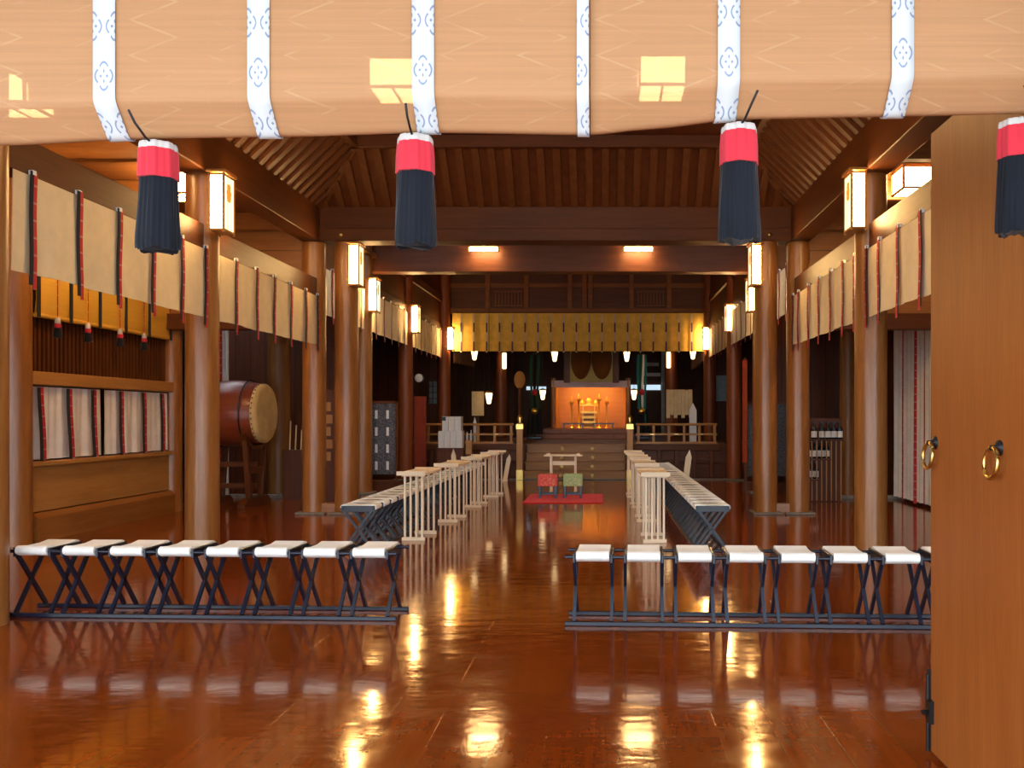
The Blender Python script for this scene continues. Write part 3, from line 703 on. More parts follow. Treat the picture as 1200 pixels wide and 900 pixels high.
# ------------------------------------------------------------------ red mat, two draped stools, small desk
def matfn(u, v): return (-1.41 + 1.39*u, 14.9 + 1.7*v, .001 + .002*math.sin(u*9)*math.sin(v*7) + .003)
tag(MB().sheet(matfn, 20, 20, (0, 0, .008)).build('red_mat', REDF), 'bright red felt mat on the floor before the steps', 'mat')
def draped_stool(x, mat, label):
    p = thing('draped_stool', (x, 15.88, .013), label, 'stool', 'brocade draped stools')
    for sx in (-1, 1):
        for sy in (-1, 1): MB().box(sx*.145-.02, sx*.145+.02, sy*.12-.02, sy*.12+.02, 0, .40).build('leg', NAVYT, p, .004)
    MB().box(-.15, .15, -.13, -.11, .06, .09).box(-.15, .15, .11, .13, .06, .09).build('stretcher', NAVYT, p)
    MB().box(-.175, .175, -.15, .15, .215, .425).build('brocade_cover', mat, p, .012)
    MB().sheet(lambda u, v: (-.165+.33*u, -.14+.28*v, .425-.012*math.sin(u*PI)*math.sin(v*PI)), 8, 8, (0, 0, .006)).build('seat', mat, p)
    return p
draped_stool(-1.03, RBRO, 'red brocade stool with dark legs on the red mat')
draped_stool(-.57, GBRO, 'green brocade stool with dark legs on the red mat')
dk = thing('small_desk', (-.81, 17.2, 0), 'pale pink wooden desk behind the two brocade stools', 'desk')
MB().box(-.38, .38, -.2, .2, .715, .74).build('desktop', W['pale_x'], dk, .004)
MB().box(-.33, -.27, -.15, .15, .74, .765).box(.27, .33, -.15, .15, .74, .765).build('end_lip', W['pale_y'], dk)
for sx in (-1, 1):
    for sy in (-1, 1): MB().box(sx*.24-.02, sx*.24+.02, sy*.14-.02, sy*.14+.02, .03, .715).build('leg', W['pale_z'], dk)
    MB().box(sx*.24-.025, sx*.24+.025, -.2, .2, 0, .035).build('foot_bar', W['pale_y'], dk)
MB().box(-.24, .24, -.15, -.12, .54, .61).build('rail', W['pale_x'], dk); MB().box(-.24, .24, .12, .15, .54, .61).build('rail', W['pale_x'], dk)

# ------------------------------------------------------------------ steps to the platform
st = thing('wooden_steps', (X(674, 20.6), 20.55, 0), 'wide wooden steps with brass studs up to the altar platform', 'steps')
hw = .5*(X(733, 20.6)-X(615, 20.6)); cx = X(674, 20.6)
RS = PL/4
for k in range(4):
    MB().box(-hw, hw, .25*k, 1.05, RS*k, RS*k+RS-.035).build('riser', W['step'], st); MB().box(-hw-.02, hw+.02, .25*k-.03, (.25*(k+1)+.02) if k < 3 else 1.05, RS*(k+1)-.035, RS*(k+1)).build('tread', W['step'], st, .006)
    for px in (657.5, 694):
        MB().lathe([(.05, 0), (.045, -.02), (.02, -.035), (0, -.038)], (X(px, 20.6)-cx, .25*k-.002, RS*k+.09), 'y', 14).build('brass_stud', STUD, st)
for px, l in ((609.5, 'left'), (738, 'right')):
    p = thing('newel_post', (X(px, 20.5), 20.44, 0), 'brass capped newel post at the %s side of the steps' % l, 'post', 'newel posts beside the steps')
    MB().box(-.075, .075, -.075, .075, .22, 1.22).build('shaft', W['gold_z'], p, .01)
    MB().box(-.083, .083, -.083, .083, 0, .24).build('brass_foot', BRASS, p, .008)
    MB().box(-.083, .083, -.083, .083, 1.2, 1.32).lathe([(.07, 1.32), (.04, 1.36), (.075, 1.43), (.05, 1.50), (0, 1.56)], (0, 0, 0), 'z', 18).build('brass_cap', BRASS, p)
# railings along the platform front
for a, b, l in ((XIL+.25, X(604, 21.55)-.05, 'left'), (X(743, 21.55)+.05, XIR-.25, 'right')):
    p = thing('platform_railing', ((a+b)/2, 21.62, PL), 'low wooden railing along the platform edge %s of the steps' % l, 'railing', 'railings along the platform edge')
    w = (b-a)/2
    for z in (.0, .21, .46):
        (MB().box(-w, w, -.03, .03, z, z+.05) if z < .4 else MB().cyl((-w, 0, z+.02), (w, 0, z+.02), .03, None, 12)).build('rail', W['gold_x'], p)
    n = 6
    for k in range(n): x = -w+.06 + (2*w-.12)*k/(n-1); MB().box(x-.03, x+.03, -.035, .035, .05, .45).build('baluster', W['gold_z'], p)
    for k in range(3): x = -w*.6 + w*.6*k; MB().box(x-.05, x+.05, -.04, -.03, .225, .245).build('brass_plate', BRASS, p)
tag(MB().box(X(625, 21.8), X(734, 21.8), 21.62, 24.9, PL, PL+.012).build('platform_carpet', ACARPET), 'mauve carpet at the head of the steps', 'carpet')

# ------------------------------------------------------------------ golden curtain
gx0, gx1, gy = X(530, 24.8), X(828, 24.8), 24.8
gc = thing('golden_curtain', ((gx0+gx1)/2, gy, 3.37), 'long golden curtain with dashed ribbons across the inner hall', 'curtain')
hwg = (gx1-gx0)/2
MB().sheet(lambda u, v: (-hwg+2*hwg*u, .015*math.sin(u*130)*(1-.5*v), 1.09*v), 160, 4, (0, .008, 0)).build('cloth', YELLOW, gc)
MB().cyl((-hwg-.02, .03, 1.1), (hwg+.02, .03, 1.1), .025, None, 10).build('rod', W['beam_x'], gc)
for k in range(20):
    x = X(540.5 + 15*k, 24.8) - (gx0+gx1)/2
    MB().sheet(lambda u, v: (x-.022+.044*u, -.03, -.04+1.1*v), 1, 6, (0, -.005, 0)).build('ribbon', DASH, gc)
# brown valances further in
for a, s, l in ((XIL+.35, 1, 'left'), (XIR-.15, -1, 'right')):
    p = thing('brown_valance', (a, 27, 3.05), 'reddish brown slatted valance beyond the golden curtain on the %s' % l, 'valance', 'brown valances beyond the golden curtain')
    MB().sheet(lambda u, v: (.02*math.sin(u*60), -2.0+4*u, (.10*abs(math.sin(u*9*PI))) * (1-v) + .75*v), 72, 4, (.01, 0, 0)).build('cloth', BROWNC, p)
    MB().box(-.03, .03, -2.05, 2.05, .75, .85).build('rail', W['beam_y'], p)

# ------------------------------------------------------------------ sanctum
ad = thing('altar_dais', (X(692, 27), 27.0, PL), 'red brown stepped dais below the lit altar', 'dais')
MB().box(-1.75, 1.75, -.8, 4.5, 0, .15).build('lower_step', W['red'], ad, .01); MB().box(-1.45, 1.45, -.45, 4.4, .15, .30).build('upper_step', W['red'], ad, .01)
DZ = PL + .30
D_ = 28.0; ax0, ax1 = X(650, D_), X(735, D_); acx = (ax0+ax1)/2; hwA = (ax1-ax0)/2
al = thing('altar_alcove', (acx, D_, DZ), 'bright orange wooden alcove holding the gilt altar', 'altar')
MB().box(-hwA, hwA, 1.35, 1.45, 0, 1.5).build('back_panel', W['gold_x'], al); 
for s in (-1, 1):
    MB().box(s*hwA-.04, s*hwA+.04, .1, 1.45, 0, 1.5).build('side_panel', W['gold_y'], al); MB().cyl((s*(hwA+.03), 0, 0), (s*(hwA+.03), 0, 1.62), .085, None, 18).build('post', W['pillar_z'], al)
MB().box(-hwA-.1, hwA+.1, -.08, .10, 1.32, 1.54).build('lintel', PURPLE, al, .01)
MB().box(-hwA, hwA, .1, 1.45, 1.5, 1.54).build('roof_board', W['gold_x'], al)
for s in (-1, 1): MB().box(s*.45-.2, s*.45+.2, .14, .20, 1.38, 1.43).build('lamp_tube', ALTARLAMP, al)
ga = thing('gilt_altar_stand', (X(690, 28.6), 28.65, DZ), 'gilt tiered stand in the middle of the lit alcove', 'altar stand')
for k, (w, z0, z1) in enumerate(((.27, .0, .05), (.22, .15, .23), (.22, .31, .39), (.27, .48, .56), (.33, .72, .76))): MB().box(-w, w, -.17, .17, z0, z1).build('shelf', GILT, ga, .006)
MB().box(-.20, .20, .06, .09, .05, .48).build('back_board', W['gold_x'], ga)
for sx in (-1, 1):
    for sy in (-1, 1): MB().box(sx*.19-.014, sx*.19+.014, sy*.13-.014, sy*.13+.014, .05, .72).build('leg', GILT, ga)
mirror = thing('gilt_mirror', (X(690, 28.6), 28.65, DZ+.76), 'small round gilt mirror on top of the gilt stand', 'mirror')
MB().lathe([(0, -.012), (.075, -.012), (.09, 0), (.075, .012), (0, .012)], (0, 0, .14), 'y', 28).build('disc', GILT, mirror); MB().prism([(-.12, 0), (.12, 0), (.05, .06), (-.05, .06)], -.04, .04, 'xz').build('stand', GILT, mirror)
for sx, l in ((-1, 'left'), (1, 'right')):
    p = thing('gilt_jar', (X(690, 28.6)+sx*.22, 28.65, DZ+.76), 'small gilt jar on the gilt stand %s of the mirror' % l, 'jar', 'small gilt jars on the altar stand')
    MB().lathe([(.04, 0), (.06, .03), (.065, .09), (.04, .12)], (0, 0, 0), 'z', 16).build('body', GILT, p); MB().lathe([(.045, .12), (.035, .15), (.01, .165), (.014, .18), (0, .19)], (0, 0, 0), 'z', 16).build('lid', GILT, p)
for k, px in enumerate((670, 678, 702, 711)):
    p = thing('gilt_vessel', (X(px, 28.3), 28.3, DZ + .0), 'gilt candle stand in the alcove, %s from the left' % ('first', 'second', 'third', 'fourth')[k], 'candle stand', 'gilt candle stands in the alcove')
    h = .85 if k in (0, 3) else .95
    MB().lathe([(.09, 0), (.07, .03), (.025, .06), (.02, h-.1), (.07, h-.04), (.08, h)], (0, 0, 0), 'z', 16).build('stem', GILT, p)
    MB().lathe([(.02, h), (.03, h+.08), (.012, h+.17), (0, h+.19)], (0, 0, 0), 'z', 10).build('finial', GILT, p)
for k, px in enumerate((672, 707)):
    p = thing('low_offering_table', (X(px, 27.7), 27.7, DZ), 'low black offering table in front of the alcove on the %s' % ('left', 'right')[k], 'table', 'low black offering tables')
    MB().box(-.34, .34, -.14, .14, .13, .17).build('tabletop', BLACK, p, .006)
    for sx in (-1, 1):
        for sy in (-1, 1): MB().box(sx*.30-.02, sx*.30+.02, sy*.11-.02, sy*.11+.02, 0, .13).build('leg', BLACK, p)
# pair of round brown shades in a gilt frame over the alcove
fx0, fx1, Df = X(668, 27.74), X(718, 27.74), 27.74; fz0, fz1 = Z(447.5, Df), Z(403, Df)
rb = thing('round_blinds', ((fx0+fx1)/2, Df, fz0), 'pair of round brown shades on an olive gold panel above the alcove', 'shade')
wf_, hf = (fx1-fx0)/2, fz1-fz0
MB().box(-wf_, wf_, 0, .04, 0, hf).build('backing', OLIVE, rb)
MB().box(-wf_-.2, -wf_, -.01, .05, -.03, hf).build('side_board', W['dark_z'], rb); MB().box(wf_, wf_+.2, -.01, .05, -.03, hf).build('side_board', W['dark_z'], rb)
for s in (-1, 1):
    prf = [(0, -.12), (.2, -.11), (.31, -.07), (.335, -.01), (.335, 0)]
    o = MB().lathe(prf, (0, 0, 0), 'y', 32).build('shade', BROWNC, rb); o.location = (s*.335, 0, hf*.60); o.scale = (.97, 1, 1.95)
# hanging cup lamps and long lanterns in the sanctum
def cup_lamp(px, py, d, label, long=False):
    z = Z(py, d); p = thing('hanging_lamp', (X(px, d), d, z), label, 'hanging lamp', 'lit lamps hanging in the sanctum')
    h, r0, r1 = (.26, .07, .07) if long else (.15, .055, .10)
    MB().lathe([(r0*.6, -h), (r0, -h+.02), (r1, h-.02), (r1*.8, h)], (0, 0, 0), 'z', 16).build('shade', CUP, p)
    MB().lathe([(r1*1.1, h), (r1*1.1, h+.03), (.02, h+.06)], (0, 0, 0), 'z', 16).build('cap', BRASS, p)
    MB().cyl((0, 0, h+.05), (0, 0, 5.0-z), .008, None, 6).build('chain', IRON, p)
for a in ((591, 423, 28.2, 'long lit lantern on the sanctum pillar left of the altar', True), (783.5, 422, 28.2, 'long lit lantern on the sanctum pillar right of the altar', True),
          (650, 418, 26.6, 'cup lamp under the golden curtain above the left alcove post'), (734.5, 418, 26.6, 'cup lamp under the golden curtain above the right alcove post'),
          (636, 463, 27.4, 'low cup lamp left of the lit alcove'), (743, 463, 27.4, 'low cup lamp right of the lit alcove'),
          (556, 416, 25.5, 'cup lamp under the left end of the golden curtain'), (812, 415, 25.5, 'cup lamp under the right end of the golden curtain')):
    cup_lamp(*a)
cup_lamp(573, 467, 24.0, 'small lit lamp beside the beige paper sheet on the left')
bpy.data.objects[-1] if False else None
# streamer stands either side
def streamer_stand(px, label, cols, d=25.85):
    p = thing('streamer_stand', (X(px, d), d, PL), label, 'streamer stand', 'streamer stands beside the altar')
    top = Z(408, d) - PL
    MB().cyl((0, 0, .08), (0, 0, top), .03, None, 12).build('pole', BLACK, p); MB().box(-.22, .22, -.22, .22, 0, .09).build('base', BLACK, p, .02)
    MB().lathe([(0, -.12), (.09, -.06), (.10, .02), (.05, .1), (0, .12)], (0, -.06, Z(460, d)-PL), 'z', 14).build('red_knot', TR, p)
    for k, m in enumerate(cols):
        x = -.10 + .2*k/(len(cols)-1)
        MB().sheet(lambda u, v: (x-.035+.07*u + .02*math.sin(v*6+k), -.07-.012*k+.02*math.sin(v*8+k), .35 + (top-.55)*v), 3, 12, (0, -.004, 0)).build('streamer', m, p)
    MB().sheet(lambda u, v: ((-.24+.48*u)*(1-.25*v), -.13 + .03*math.sin(u*18), .15 + .75*v), 20, 5, (0, -.006, 0)).build('dark_cloth', BLACKT, p)
    MB().lathe([(0, -.02), (.09, -.015), (.10, 0), (0, .005)], (0, -.17, Z(482, d)-PL), 'y', 18).build('gilt_disc', GOLD, p)
streamer_stand(752, 'teal and red streamer stand with gilt disc right of the altar', [TEAL, GREENS, WHITE, TEAL])
streamer_stand(627, 'dark green streamer stand with red knot left of the altar', [GREENS, BLACKT, GREENS])
p = thing('round_standard', (X(609, 24.6), 24.6, PL), 'brown round headed standard on a pole left of the altar', 'standard')
MB().cyl((0, 0, 0), (0, 0, 1.5), .045, .04, 12).build('pole', W['beam_z'], p); MB().box(-.2, .2, -.2, .2, 0, .08).build('base', W['beam_x'], p)
o = MB().lathe([(0, -.06), (.18, -.05), (.20, 0), (.18, .05), (0, .06)], (0, 0, 0), 'y', 24).build('head', W['gold_z'], p); o.location = (0, 0, 1.72); o.scale = (.8, 1, 1.25)
# daylit slits in the back wall right and left of the alcove
for px0, px1, py0, py1, n_ in ((737, 774, 451, 457, 5), (617, 640, 453, 457, 6), (755, 774, 437, 441, 7), (755, 772, 425, 429, 8)):
    d = 31.95
    structure(MB().box(X(px0, d), X(px1, d), d-.02, d+.02, Z(py1, d), Z(py0, d)).build('window_%d' % n_, DAYWIN if n_ < 7 else PAPER))
beam(MB().box(X(775, 31.9), X(779, 31.9), 31.8, 31.98, PL, 4.2), PAPER)

# ------------------------------------------------------------------ things on and before the platform
lt_ = thing('low_dark_table', (X(529, 20.2), 20.2, 0), 'low dark table carrying the white boxes', 'table')
MB().box(-.31, .30, -.2, .2, .72, .77).build('tabletop', W['dark_x'], lt_, .006)
for sx in (-1, 1):
    for sy in (-1, 1): MB().box(sx*.28-.025, sx*.28+.025, sy*.16-.025, sy*.16+.025, 0, .72).build('leg', W['dark_z'], lt_)
MB().box(-.28, .28, -.17, -.15, .1, .72).build('front_panel', W['dark_z'], lt_)
for row, (n, px0, px1, z0, h) in enumerate(((4, 515, 543, .77, .39), (3, 519.5, 541.5, 1.16, .34))):
    for k in range(n):
        a = X(px0 + (px1-px0)*k/n, 20.2); b = X(px0 + (px1-px0)*(k+1)/n, 20.2)
        p = thing('white_box', ((a+b)/2, 20.2, z0), '%s white box from the left in the %s row of the stack' % (('first', 'second', 'third', 'fourth')[k], ('lower', 'upper')[row]), 'box', 'white boxes stacked on the low table')
        w = (b-a)/2-.003
        MB().box(-w, w, -.16, .16, 0, h-.09).build('body', PAPER, p, .004); MB().box(-w-.001, w+.001, -.163, .163, h-.09, h-.002).build('lid', PAPER, p, .004)
        if row == 1 and k == 0: MB().box(-w, w*.2, -.168, -.163, h-.1, h-.01).build('blue_sticker', NAVYT, p)
lb = thing('small_wooden_box', (X(550, 20.3), 20.3, .62), 'small wooden box right of the white boxes', 'box')
MB().box(-.07, .07, -.1, .1, 0, .3).build('body', W['gold_z'], lb, .005); MB().box(-.08, .08, -.11, .11, .3, .32).build('lid', W['gold_x'], lb)
MB().box(-.07, .07, -.11, .11, 0, .62).build('pedestal_stand', W['dark_z']).location = (X(550, 20.3), 20.3, 0)
tag(bpy.data.objects['pedestal_stand'], 'dark pedestal under the small wooden box', 'pedestal')
for px, z0, h, r, l in ((547.5, .94, .20, .03, 'small white flask on the wooden box, left'), (552, .94, .24, .03, 'small white flask on the wooden box, right')):
    p = thing('white_flask', (X(px, 20.3), 20.3, z0), l, 'flask', 'white flasks on the small wooden box')
    MB().lathe([(r*.8, 0), (r, .02), (r, h*.5), (r*.4, h*.72), (r*.45, h*.95), (r*.55, h)], (0, 0, 0), 'z', 14).build('body', CLOCK, p)
def pointed_board(px, d, z0, h, w, lean, label, mat=None):
    p = thing('pointed_board', (X(px, d), d, z0), label, 'board', 'white pointed boards')
    def yz(x, z): return (x + lean*z, z)
    MB().prism([yz(-w, 0), yz(w, 0), yz(w, h*.82), yz(0, h), yz(-w, h*.82)], -.02, .02, 'xz').build('board', mat or W['pale_z'], p)
    MB().box(-w*1.3, w*1.3, -.06, .06, 0, .03).build('foot', W['pale_x'], p)
pointed_board(533, 18.7, 0, .80, .05, -.04, 'pale pointed board standing behind the left tables')
pointed_board(591.5, 20.0, 0, .63, .05, .18, 'pale leaning board at the left foot of the steps')
pointed_board(802, 17.6, 0, .82, .06, .13, 'pale leaning board behind the right bench row')
pointed_board(812, 21.9, PL, 1.02, .09, 0, 'white pointed board on the platform right of the striped cloth rack', PAPER)
pointed_board(556.5, 21.9, PL, .66, .035, 0, 'thin white board on the platform behind the small flasks', PAPER)
ps = thing('paper_sheet', (X(560, 24.3), 24.3, PL), 'beige paper sheet on a stand at the left of the platform', 'paper sheet')
MB().box(-.17, .17, -.01, .01, .70, 1.38).build('sheet', PAPERT, ps); MB().box(-.02, .02, .01, .05, 0, 1.40).build('post', W['beam_z'], ps); MB().box(-.2, .2, -.15, .15, 0, .04).build('foot', W['beam_x'], ps)
cr = thing('cloth_rack', (X(796, 22.6), 22.6, PL), 'rack of yellowish striped cloth strips on the platform right of the altar', 'rack')
MB().cyl((-.36, 0, 1.37), (.36, 0, 1.37), .02, None, 10).build('bar', W['beam_x'], cr)
for s in (-1, 1): MB().box(s*.33-.02, s*.33+.02, -.02, .02, 0, 1.39).build('leg', W['beam_z'], cr); MB().box(s*.33-.03, s*.33+.03, -.2, .2, 0, .04).build('foot', W['beam_y'], cr)
for k in range(7):
    x = -.29 + .58*k/6
    MB().sheet(lambda u, v: (x-.046+.092*u, -.03+.012*math.sin(v*9+k)+.006*(k % 2), (.72 if k % 2 else .64)+(.66 if k % 2 else .74)*v), 3, 8, (0, -.005, 0)).build('strip', PAPERT, cr)
for px in (577, 583):
    pass
ck = thing('wall_clock', (X(491, 20.2), 20.22, Z(443, 20.2)), 'round white clock on the red brown pillar', 'clock')
MB().lathe([(0, -.045), (.085, -.045), (.10, -.03), (.10, 0), (0, 0)], (0, 0, 0), 'y', 24).build('face', CLOCK, ck)
MB().lathe([(.10, -.035), (.112, -.02), (.112, .01), (.10, .01)], (0, 0, 0), 'y', 24).build('rim', IRON, ck)
rp = thing('vermilion_screen', (X(492.5, 20.8), 20.78, 0), 'tall bright red panel beside the left inner hall pillar', 'panel')
MB().box(-.15, .15, -.02, .02, .05, 1.98).build('board', W['red'] if False else plain('vermilion_lacquer', (.30, .030, .006), .75), rp); MB().box(-.19, .19, -.1, .1, 0, .05).build('foot', W['dark_x'], rp)
structure(MB().box(X(503, 25.2), X(517, 25.2), 25.2, 25.23, Z(473, 25.2), Z(447, 25.2)).build('window_2', GLASS))
fr = MB(); a, b, z0, z1 = X(502, 25.2), X(518, 25.2), Z(474, 25.2), Z(446, 25.2)
for k in range(4): fr.box(a+(b-a)*k/3-.012, a+(b-a)*k/3+.012, 25.17, 25.2, z0, z1)
for k in range(5): fr.box(a, b, 25.17, 25.2, z0+(z1-z0)*k/4-.01, z0+(z1-z0)*k/4+.01)
structure(fr.build('window_2_frame', W['dark_z'])); structure(MB().box(XOL-1, -4.68, 25.23, 25.3, PL, 5.0).build('wall_left_screen', W['darkwallx']))
structure(MB().box(X(839, 25.2), X(854, 25.2), 25.2, 25.23, Z(470, 25.2), Z(440, 25.2)).build('window_9', GLASS)); structure(MB().box(3.16, XOR+.1, 25.23, 25.3, PL, 5.0).build('wall_right_screen', W['darkwallx']))
# grey speckled cloth screens with white paper tags
def grey_screen(px0, px1, py0, py1, d, label):
    a, b, z0, z1 = X(px0, d), X(px1, d), Z(py1, d), Z(py0, d); w = (b-a)/2
    p = thing('speckled_screen', ((a+b)/2, d, 0), label, 'screen', 'grey speckled screens')
    MB().sheet(lambda u, v: (-w+2*w*u, .012*math.sin(u*14), z0+(z1-z0)*v), 20, 3, (0, .01, 0)).build('cloth', SPECK, p)
    MB().box(-w-.04, w+.04, -.02, .04, z1, z1+.05).box(-w-.05, -w-.01, -.02, .04, 0, z1+.05).box(w+.01, w+.05, -.02, .04, 0, z1+.05).build('frame', W['dark_x'], p)
    MB().box(-w-.1, w+.1, -.12, .16, 0, z0-.12).build('base_cabinet', W['dark_x'], p)
    for r in range(4):
        for c in range(2): x = -w*.4 + w*.85*c; z = z1 - (z1-z0)*(.15+.24*r); MB().box(x-.025, x+.025, -.025, -.018, z-.09, z+.08).build('paper_tag', PAPER, p)
grey_screen(432, 463, 473, 556, 17.3, 'grey speckled screen with white tags between the left pillars')
grey_screen(876, 921, 474, 558, 17.2, 'grey speckled screen with white tags behind the right double pillars')
# blue grey tag hanging, red banner at the right
rbn = thing('red_banner', (X(872, 17.0), 16.9, .6), 'narrow red banner left of the right double pillars', 'banner')
MB().sheet(lambda u, v: (-.045+.09*u, .01*math.sin(v*9), 2.0*v), 3, 10, (0, .005, 0)).build('cloth', cloth('orange_red_cotton', (.36, .05, .012)), rbn); MB().cyl((0, .02, -.6), (0, .02, 2.05), .012, None, 8).build('pole', W['beam_z'], rbn)
# arrows and tablets at the left pillars
rk = thing('arrow_rack', (X(346, 15.6), 15.6, 0), 'dark rack of charm arrows between the drum and the left pillars', 'rack')
MB().box(-.2, .2, -.08, .08, 0, .9).build('body', W['dark_z'], rk)
for k in range(3): MB().bar((-.1+.1*k, 0, .88), (-.08+.1*k, 0, 1.42-.08*k), .022, .012).build('charm_arrow', PAPERT, rk)
tg = thing('tablet_rack', (X(386, 14.6), 14.6, 0), 'rack of yellow wooden tablets seen between the left double pillars', 'rack')
MB().box(-.14, .14, .02, .06, 0, 1.95).build('board', W['dark_z'], tg)
for k in range(5): MB().box(-.09+.03*(k % 2), .02+.03*(k % 2), -.0, .02, .75+.21*k, .90+.21*k).build('tablet', W['gold_z'], tg)

# ------------------------------------------------------------------ bottle rack in the right aisle
BD = 15.3
bx0 = X(943, BD)
br = thing('bottle_rack', (bx0, BD, 0), 'stepped dark wooden rack holding rows of bottles', 'rack')
for k, (py, px1) in enumerate(((514.5, 987), (537, 972), (561, 959))):
    z = Z(py, BD); MB().box(-.05, X(px1, BD)-bx0, -.12, .12, z-.03, z).build('shelf', W['dark_x'], br)
for k in range(8): x = .02 + k*.085; MB().box(x-.008, x+.008, -.11, -.09, .02, Z(514.5, BD)-.03).build('slat', W['gold_z'], br)
MB().box(-.06, X(988, BD)-bx0, .12, .15, 0, Z(490, BD)).build('back_board', W['dark_z'], br)
names = ['top', 'middle', 'bottom']
def bottle(x, z, label, proto=[None]):
    if proto[0] is None:
        p = thing('sake_bottle', (x, BD, z), label, 'bottle', 'dark bottles with white labels on the rack')
        MB().lathe([(.045, 0), (.05, .008), (.05, .16), (.047, .185), (.022, .225), (.018, .25), (.018, .275)], (0, 0, 0), 'z', 18).build('glass', BOTTLE, p)
        MB().cyl((0, 0, .275), (0, 0, .30), .021, None, 14).build('cap', NAVYT, p)
        MB().lathe([(.0512, .03), (.0512, .14)], (0, 0, 0), 'z', 18).build('paper_label', PAPER, p)
        proto[0] = p; return p
    return dup(proto[0], (x, BD, z), 0, label)
ordn = ('first', 'second', 'third', 'fourth', 'fifth', 'sixth')
for r, (py, pxs) in enumerate(((514.5, (954, 963, 970.5, 977.3, 984.1)), (537, (948.5, 955.3, 962.1, 968.9)), (561, (949, 955.8)))):
    for k, px in enumerate(pxs):
        bottle(X(px, BD), Z(py, BD), '%s dark bottle from the left on the %s row of the rack' % (ordn[k], names[r]))

# ------------------------------------------------------------------ open entrance door with ring handles
DX = 1.445
d1 = MB().box(DX, DX+.05, 2.99, 3.83, .02, 2.75).build('door_1', W['door'], None, .004); structure(d1, 'wide plain brown door leaf standing open')
d2 = MB().box(DX-.012, DX+.04, 2.1, 2.98, .02, 2.75).build('door_2', W['door'], None, .004); structure(d2)
for y, z in ((3.16, 1.385), (3.775, 1.385)):
    pl = MB().lathe([(.03, 0), (.028, -.008), (.012, -.014), (.010, -.035), (0, -.038)], (DX, y, z), 'x', 16).build('ring_plate', IRON, d1)
    MB().tube([(DX-.028-.01*math.sin(a/2)**2, y+.055*math.sin(a), z-.055+.055*math.cos(a)) for a in [2*PI*i/32 for i in range(32)]], .0085, 10, True).build('ring_handle', BRASS, d1)
MB().box(DX-.012, DX+.055, 3.825, 3.84, .03, .38).build('edge_plate', IRON, d1)
MB().cyl((DX-.012, 3.83, .02), (DX-.012, 3.83, .36), .009, None, 10).cyl((DX-.015, 3.815, .20), (DX-.045, 3.80, .20), .012, None, 8).box(DX-.02, DX, 3.79, 3.835, .15, .25).build('floor_bolt', IRON, d1)

# ------------------------------------------------------------------ rolled bamboo blinds over the entrance
BY, BR = 2.42, .095
def interp(x, pts):
    if x <= pts[0][0]: return pts[0][1]
    for (a, p), (b, q) in zip(pts, pts[1:]):
        if x <= b:
            k = (x-a)/(b-a); k = k*k*(3-2*k)*.5 + k*.5; return p + (q-p)*k
    return pts[-1][1]
LB = [(-3.2, 2.26), (-1.75, 2.283), (-1.3, 2.304), (-.9, 2.309), (-.5, 2.321), (-.04, 2.314)]
RB = [(-.04, 2.314), (.12, 2.33), (.40, 2.360), (.8, 2.367), (1.2, 2.375), (2.9, 2.39)]
TOP = 3.06
AL, FL = math.radians(42), .085                     # the hem is hooked up: a flat fold leaning inwards, then a small roll behind
R1, R2 = .035, .022
def prof_pt(x, v, pts, out):
    """v: 0 at the head rail .. 1 at the end of the roll; out = offset in front of the slats"""
    zb = interp(x, pts)
    drop = R1*math.sin(AL) + FL*math.cos(AL) + R2*(1-math.sin(AL))
    zc = zb + drop; Ls = TOP - zc; L1 = R1*AL; Lr = R2*math.radians(230); s = v*(Ls + L1 + FL + Lr)
    if s < Ls: return (x, BY - out, TOP - s, s)
    if s < Ls + L1:
        a = (s-Ls)/R1; r = R1 + out; return (x, BY + R1 - r*math.cos(a), zc - r*math.sin(a), s)
    y1, z1 = BY + R1*(1-math.cos(AL)), zc - R1*math.sin(AL)
    if s < Ls + L1 + FL:
        q = s - Ls - L1; return (x, y1 + q*math.sin(AL) - out*math.cos(AL), z1 - q*math.cos(AL) - out*math.sin(AL), s)
    y2, z2 = y1 + FL*math.sin(AL), z1 - FL*math.cos(AL); a = AL + (s - Ls - L1 - FL)/R2
    r = R2 + out; return (x, y2 + R2*math.cos(AL) - r*math.cos(a), z2 + R2*math.sin(AL) - r*math.sin(a), s)
def blind(x0, x1, pts, ribs, label):
    p = thing('rolled_bamboo_blind', ((x0+x1)/2, BY, TOP), label, 'blind', 'rolled bamboo blinds over the entrance'); cx = (x0+x1)/2
    n = int((x1-x0)*26); NV = 90
    vs, uv = [], []
    for j in range(NV+1):
        for i in range(n+1):
            x = x0 + (x1-x0)*i/n; q = prof_pt(x, j/NV, pts, 0); vs.append((x-cx, q[1]-BY, q[2]-TOP)); uv.append((x, q[3]))
    w = n+1
    mb = MB(); mb.add(vs, [(j*w+i, j*w+i+1, (j+1)*w+i+1, (j+1)*w+i) for j in range(NV) for i in range(n)], True, uv)
    o = mb.build('slats', BLIND, p); sd = o.modifiers.new('thickness', 'SOLIDIFY'); sd.thickness = .004; sd.offset = -1
    MB().box(x0-cx, x1-cx, -.02, .03, 0, .05).build('head_rail', W['beam_x'], p)
    for (rx, rw, lean) in ribs:
        mb = MB(); vs, uv = [], []
        for j in range(NV+1):
            for i in range(3):
                x = rx - rw/2 + rw*i/2; q = prof_pt(x, j/NV, pts, .004); vs.append((x-cx, q[1]-BY, q[2]-TOP)); uv.append((i/2 if rw > .05 else .4+.6*i/2, q[3] + lean))
        mb.add(vs, [(j*3+i, j*3+i+1, (j+1)*3+i+1, (j+1)*3+i) for j in range(NV) for i in range(2)], True, uv)
        o = mb.build('ribbon', RIB, p); sd = o.modifiers.new('thickness', 'SOLIDIFY'); sd.thickness = .0015; sd.offset = 1
    return p
rx = lambda px: X(px, BY)
